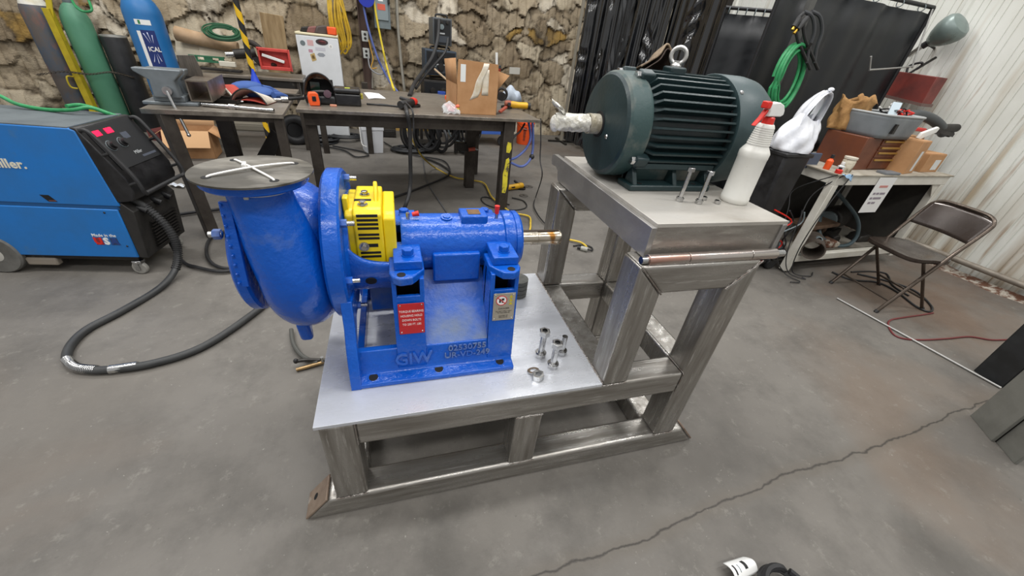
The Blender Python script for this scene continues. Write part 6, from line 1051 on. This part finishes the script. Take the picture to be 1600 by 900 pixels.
gp2 = Thing('brown_casting', 'rusty brown flat casting on the lower bench shelf', 'casting', Bx(.46, .26, .17), .15); gp2.part('flange_plate', MB().box(-.16, .30, -.08, .12, .15, .185), mat('rusty_casting', '#6b5442', .7, .2, '#4a3a2e', 8), bevel=.006)
for k in range(5): gp2.part('standoff', MB().cyl((-.12+.09*k, 0, 0), (-.12+.09*k, 0, .155), .025, n=12), MATS['rusty_casting'])
for k, (x, y, w, h, m__, lb) in enumerate(((.62, .14, .16, .07, rust, 'rusty small part before the casting on the lower shelf'), (.72, .20, .10, .10, charcoal, 'dark small block on the lower shelf by the casting'), (.14, .40, .14, .16, mat('dull_red_block', '#6a3a30', .7), 'dull red block at the left end of the lower shelf'), (1.15, .2, .2, .08, charcoal, 'dark flat part at the right of the lower shelf'))): wsolo('shelf_part', lb, 'part', MB().prism([(-w/2, 0), (w/2, 0), (w*.42, h*.7), (w*.1, h), (-w*.4, h*.8)], 'y', -.06, .06, Matrix.Translation(Bx(x, y, .17))), m__, bevel=.01)
cable('shelf_hose', 'dark blue-grey hose arching over the lower bench shelf', [Bx(.55, .45, .70), Bx(.62, .30, .62), Bx(.80, .15, .45), Bx(.88, .10, .30), Bx(.82, .08, .20), Bx(.65, .10, .19), Bx(.55, .2, .25), Bx(.58, .3, .38), Bx(.7, .38, .42)], .016, mat('blue_grey_hose', '#3a4a50', .5), 'hose')
for k, lb in enumerate(('thin black cord hanging down the left bench leg', 'second black cord at the left end of the bench', 'black cord bundle hanging left of the bench leg')): cable('hanging_cable', lb, [Bx(.12-.09*k, -.015-.005*k, BZ+.005), Bx(.05-.09*k, -.02+.10*k, .7), Bx(-.02-.07*k, -.03+.08*k, .45+.05*k), Bx(.0-.09*k, -.02+.02*k, .2), Bx(.05-.05*k, -.04, .03), Bx(.2-.1*k, -.10-.03*k, .012), Bx(.30-.2*k, -.05-.05*k, .012)], .0042, blackrub)
for k in range(14): pass
sc_ = Thing('motor_scrap', 'heap of dark wiring and small parts at the left of the bench foot', 'scrap', Bx(-.16, .22, 0), 0)
for k in range(8): sc_.part('scrap_piece', MB().cb((wr.uniform(-.1, .1), wr.uniform(-.1, .1), .05+.05*k), (wr.uniform(.08, .2), wr.uniform(.08, .18), .06)), [charcoal, blackplas, mat('scrap_brown', '#4d3b30', .7), greyp][k % 4], bevel=.01)
for k in range(4): sc_.part('scrap_wire', MB().tube([(wr.uniform(-.15, .15), -.12+wr.uniform(-.04, .04), .05+.1*j) for j in range(6)], .006, 6, 5), [blackrub, greyp, blackrub, redp][k])
# black bin with a white bag
bb = at(1236, 236, y=1.50); bin_ = Thing('black_bin', 'black plastic bin standing left of the white bench under a white bag', 'bin', (bb.x, 1.56, 0), .05); bz = bb.z
bin_.part('bin_wall', MB().prism([(-.105, .38), (.10, .38), (.135, bz), (-.135, bz)], 'y', -.14, .14), blackplas, bevel=.02); bin_.part('bin_rim', MB().box(-.145, .145, -.15, .15, bz-.03, bz), blackplas, bevel=.008); bin_.part('bin_stand', MB().box(-.15, .15, -.16, .16, 0, .36), mat('stand_grey', '#4c4a47', .6), bevel=.006); bin_.part('stand_top', MB().box(-.17, .17, -.18, .18, .36, .38), greyp, bevel=.003)
bagw = mat('thin_white_bag', '#e6e8ee', .35, 0, '#d3d6de', 8, bump=.5, bscale=14, coat=.2); pbx = Thing('plastic_bag', 'white plastic carrier bag with looped handles on the black bin', 'bag', (bb.x+.005, 1.53, bz), .1)
def bagb(u, v):
    a = 2*PI*u; t = v; wob = 1+.06*math.sin(4*a+5*t)+.045*math.sin(7*a-8*t)+.03*math.sin(13*a+4*t); rx = (.16+.03*math.sin(PI*t))*(1-.36*t*t)*(1 if t > .04 else .93); ry = (.13)*(1-.62*t*t); return (rx*wob*math.cos(a)+.04*t, ry*wob*math.sin(a), .005+.235*t+.022*math.sin(2*a+1)*t)
pbx.part('bag_body', MB().grid(bagb, 56, 24), bagw, ang=3); 
def loop(pts, w): return MB().grid(lambda u, v: spl(pts, 6)[min(int(u*(len(spl(pts, 6))-1)), len(spl(pts, 6))-1)] + Vector(((v-.5)*w*.5, (v-.5)*w, .012*math.sin(v*7+u*5))), 24, 4)
pbx.part('bag_handle', loop([Vector((-.075, -.02, .17)), Vector((-.05, -.03, .27)), Vector((.01, -.03, .36)), Vector((.07, -.03, .405)), Vector((.12, -.03, .385)), Vector((.14, -.02, .30)), Vector((.125, -.02, .17))], .075), bagw, solid=.002, ang=3); pbx.part('bag_handle', loop([Vector((-.03, .04, .19)), Vector((.0, .03, .30)), Vector((.07, .0, .395)), Vector((.125, .01, .39)), Vector((.145, .03, .30)), Vector((.12, .04, .18))], .065), bagw, solid=.002, ang=3); pbx.part('bag_knot', MB().ball((.10, -.03, .425), (.03, .015, .014), 12, 8), bagw)
# ------------------------------------------------------------------ on the right wall and screen edge
lm = Thing('task_lamp', 'grey dome work lamp on an arm on the white ribbed wall', 'lamp', at(1450, 68, x=5.42), 0, world=True)
la = at(1452, 66, x=5.40); lb_ = at(1486, 46, x=5.40); ld_ = (lb_-la).normalized(); lm.part('lamp_shade', MB().lathe([(.02, -.01), (.045, .0), (.085, .05), (.115, .11), (.125, .16), (.12, .20), (.10, .225), (.05, .24), (0, .243)], la, ld_, 36), mat('hammered_grey', '#76837f', .35, .2, '#6d7a77', 9), bevel=0); lm.part('bulb_socket', MB().cyl(la-ld_*.05, la, .03, n=14), blackplas); lm.part('lamp_arm', MB().tube([la-ld_*.04, la+Vector((.05, .02, -.02)), la+Vector((.30, .05, -.05))], .010, 8, 4), charcoal); lm.part('clamp', MB().bar(la-ld_*.06, la-ld_*.15+Vector((0, 0, -.02)), .03, .03), zinc)
rbx = Thing('red_metal_box', 'rusty red sloping metal box fixed to the ribbed wall below the lamp', 'box', (5.30, at(1420, 135, x=5.32).y, at(1420, 135, x=5.32).z), RA); rmx = mat('faded_red_box', '#7b352e', .55, 0, '#5e2c28', 5, c3='#8d6a5a', scale3=5, lo3=.65, hi3=.8); rbx.part('box_body', MB().prism([(-.20, -.14), (.20, -.10), (.22, .12), (-.20, .10)], 'x', -.02, .16), rmx, bevel=.006); rbx.part('box_lid', MB().prism([(-.21, -.15), (.21, -.11), (.21, -.085), (-.21, -.125)], 'x', -.03, .17), mat('lid_grey_red', '#6d5650', .5)); rbx.part('front_trim', MB().box(-.024, -.02, .17, .19, -.1, .11), brass)
wsolo('bent_rod', 'thin bent steel rod hanging beside the wide black screen', 'rod', MB().tube([at(1457, 16, x=5.18), at(1456, 18, x=5.18), at(1441, 60, x=5.17), at(1426, 102, x=5.16), at(1424, 104, x=5.15), at(1390, 107, y=2.12), at(1361, 109, y=2.06), at(1359, 108, y=2.06), at(1361, 88, y=2.06)], .007, 8, 3), mat('dull_rod', '#a3a29f', .45, .6)); cable('wall_cable', 'dark cord looped over the red metal box', [at(1416, 118, x=5.3), at(1420, 104, x=5.3), at(1438, 98, x=5.32), at(1440, 102, x=5.34), at(1425, 112, x=5.32), at(1415, 117, x=5.3)], .010, blackrub); wsolo('grey_bar', 'short dark bar sticking out above the red metal box', 'bar', MB().cyl(at(1432, 108, x=5.35), at(1462, 90, x=5.5), .012, n=10), charcoal)
# ------------------------------------------------------------------ folding chair
chm = mat('chair_brown', '#3d342f', .26, .25, '#352d29', 6, c3='#554a42', scale3=9, lo3=.66, hi3=.8); tubm = mat('chair_tube', '#5a5048', .32, .7, '#4a4139', 9)
chr_ = Thing('folding_chair', 'brown steel folding chair standing before the white bench', 'chair', (3.917, .893, 0), -.116)
HW = .208; fr_ = []
for s_ in (-1, 1): fr_.append([(0, s_*HW, 0), (.10, s_*HW, .17), (.30, s_*HW, .51), (.425, s_*HW, .70)])
ptsU = fr_[0] + [(.452, -HW+.012, .755), (.468, -HW+.06, .785), (.47, -.06, .792), (.47, .06, .792), (.468, HW-.06, .785), (.452, HW-.012, .755)] + fr_[1][::-1]
chr_.part('front_frame', MB().tube(ptsU, .0125, 10, 5), tubm)
chr_.part('backrest', MB().grid(lambda u, v: (.352+.098*v+.035*math.sin(PI*u)*(1-.3*v)+.0, -HW+.006+(2*HW-.012)*u, .595+.172*v+.016*math.sin(PI*u)*v), 24, 8), chm, solid=.006, ang=3)
def seatf(u, v):
    a = 2*PI*u; c, s_ = math.cos(a), math.sin(a); k = min(1.3, (abs(c)**5+abs(s_)**5)**(-.2)); r = min(1, v*1.15); dz = -.012*(1-r*r)*0 - (.0 if v < .87 else .028*(v-.87)/.13); return (.205+.205*c*k*r, .200*s_*k*r*(1 if c > 0 else .97), .455-.02*(.205*c*k*r)+dz-.008*(1-r)*2)
chr_.part('seat', MB().grid(seatf, 48, 16), chm, solid=.004, ang=1.2); chr_.part('rear_leg', MB().cyl((.493, -HW+.025, 0), (.13, -HW+.025, .435), .011, n=12), tubm); chr_.part('rear_leg', MB().cyl((.493, HW-.025, 0), (.13, HW-.025, .435), .011, n=12), tubm); chr_.part('rear_stretcher', MB().cyl((.40, -HW+.025, .11), (.40, HW-.025, .11), .008, n=10), tubm); chr_.part('front_stretcher', MB().cyl((.06, -HW, .10), (.06, HW, .10), .007, n=10), tubm)
for x, y in ((0, -HW), (0, HW), (.493, -HW+.025), (.493, HW-.025)): chr_.part('foot_cap', MB().cyl((x, y, 0), (x+(.01 if x < .1 else -.01), y, .018), .015, n=12), blackrub)
dullrod = mat('dull_rod', '#a3a29f', .45, .6)
# ------------------------------------------------------------------ floor on the right
a = F(1308, 466, .009); b = F(1564, 606, .009); wsolo('steel_rod', 'long thin bright steel rod lying on the floor before the chair', 'rod', MB().cyl(a, b, .0068, n=12), dullrod)
cable('red_cable', 'thin dark red cord on the floor beyond the long steel rod', [F(1458, 489, .006), F(1440, 492, .006), F(1412, 496, .006), F(1392, 500, .006), F(1388, 508, .006), F(1396, 522, .006), F(1412, 529, .006), F(1440, 531, .006), F(1480, 529, .006), F(1515, 526, .006), F(1550, 531, .006), F(1590, 530, .006)], .006, mat('dark_red_cord', '#6a2a2c', .5))
cable('chair_floor_cable', 'black cable on the floor under the folding chair', [F(1300, 425, .008), F(1330, 437, .008), F(1370, 441, .008), F(1400, 455, .008), F(1430, 478, .008), F(1452, 487, .008), F(1455, 478, .008), F(1430, 455, .008), F(1390, 440, .008), F(1340, 428, .008)], .008, blackrub)
cable('chair_floor_cable', 'second black cable on the floor by the rear chair leg', [F(1330, 425, .008), F(1360, 424, .008), F(1385, 428, .008), F(1395, 446, .008), F(1420, 462, .008)], .007, blackrub)
A = F(1518, 650, 0); B = F(1551, 690, 0); Cq = F(1579, 716, 0); ab = (B-A); n_ = Vector((-ab.y, ab.x, 0)).normalized(); n_ = n_ if n_.x > 0 else -n_; wlen = max(.12, (Cq-B).length)
hb = Thing('steel_column', 'grey steel H-section column at the right picture edge', 'column', A, 0, world=True); cm = mat('column_grey', '#75756f', .6, .1, '#63625c', 5, c3='#3c3a35', scale3=8, lo3=.68, hi3=.75)
def vplate(p, q, t, h): d = (q-p).normalized(); n = Vector((-d.y, d.x, 0)); return MB().add([tuple(p-n*t/2), tuple(q-n*t/2), tuple(q+n*t/2), tuple(p+n*t/2)] + [tuple(x+Vector((0, 0, h))) for x in (p-n*t/2, q-n*t/2, q+n*t/2, p+n*t/2)], [(0, 3, 2, 1), (4, 5, 6, 7), (0, 1, 5, 4), (1, 2, 6, 5), (2, 3, 7, 6), (3, 0, 4, 7)])
dn = ab.normalized(); hb.part('flange', vplate(A, B, .014, 2.6), cm, bevel=.002); M1 = (A+B)/2; dv = Vector((dn.y, -dn.x, 0)); dv = dv if dv.x < 0 or dv.y < 0 else -dv; B2 = Cq; A2 = Cq-ab; hb.part('flange', vplate(A2, Cq+ab*.2, .014, 2.6), cm, bevel=.002); hb.part('web', vplate(M1, (A2+Cq)/2, .010, 2.6), charcoal)
A = F(1523, 580, 0); B = F(1565, 606, 0); kb = Thing('black_post', 'black steel post standing at the end of the long rod', 'post', A, 0, world=True); ab = B-A; nn_ = Vector((ab.y, -ab.x, 0)).normalized(); nn_ = nn_ if nn_.x > 0 else -nn_
kb.part('face', vplate(A, B, .012, 2.6), mat('soot_black', '#1b1c1d', .5, 0, '#26282a', 8), bevel=.002); kb.part('side', vplate(A+nn_*.12, A, .012, 2.6), MATS['soot_black']); kb.part('side', vplate(B+nn_*.12, B, .012, 2.6), MATS['soot_black'])
# packing list and strap at the lower edge
pk = F(1160, 888, 0); pap = Thing('packing_list', 'curled white packing list with printed rows on the floor', 'paper', (pk.x, pk.y, 0), .25, world=True)
s0, s1, s2, s3 = F(1127, 882, .02), F(1158, 872, .02), F(1182, 897, .02), F(1148, 912, .02)
def pag(u, v): p = s0.lerp(s1, u).lerp(s3.lerp(s2, u), v); return p+Vector((0, 0, .012+.03*math.sin(PI*v)*(.6+.4*u)))
sh_ = pap.part('sheet', MB().grid(pag, 10, 12), paper, solid=.0008); pr_ = MB()
pap.part('print_row', MB().grid(lambda u, v: Vector(pag(.12+.06*u, .30+.5*v))+Vector((0, 0, .0012)), 2, 8), ink, sh_); pap.part('print_row', MB().grid(lambda u, v: Vector(pag(.52+.12*u, .25+.45*v))+Vector((0, 0, .0012)), 2, 8), ink, sh_); pap.part('print_row', MB().grid(lambda u, v: Vector(pag(.30+.03*u, .35+.4*v))+Vector((0, 0, .0012)), 2, 8), greyp, sh_)
bs = F(1222, 940, 0); coil('strap_coil', 'black plastic strap coil beside the packing list', (bs.x, bs.y, .03), (.1, -.1, 1), .085, .011, 3, blackrub, 'strap', .06)
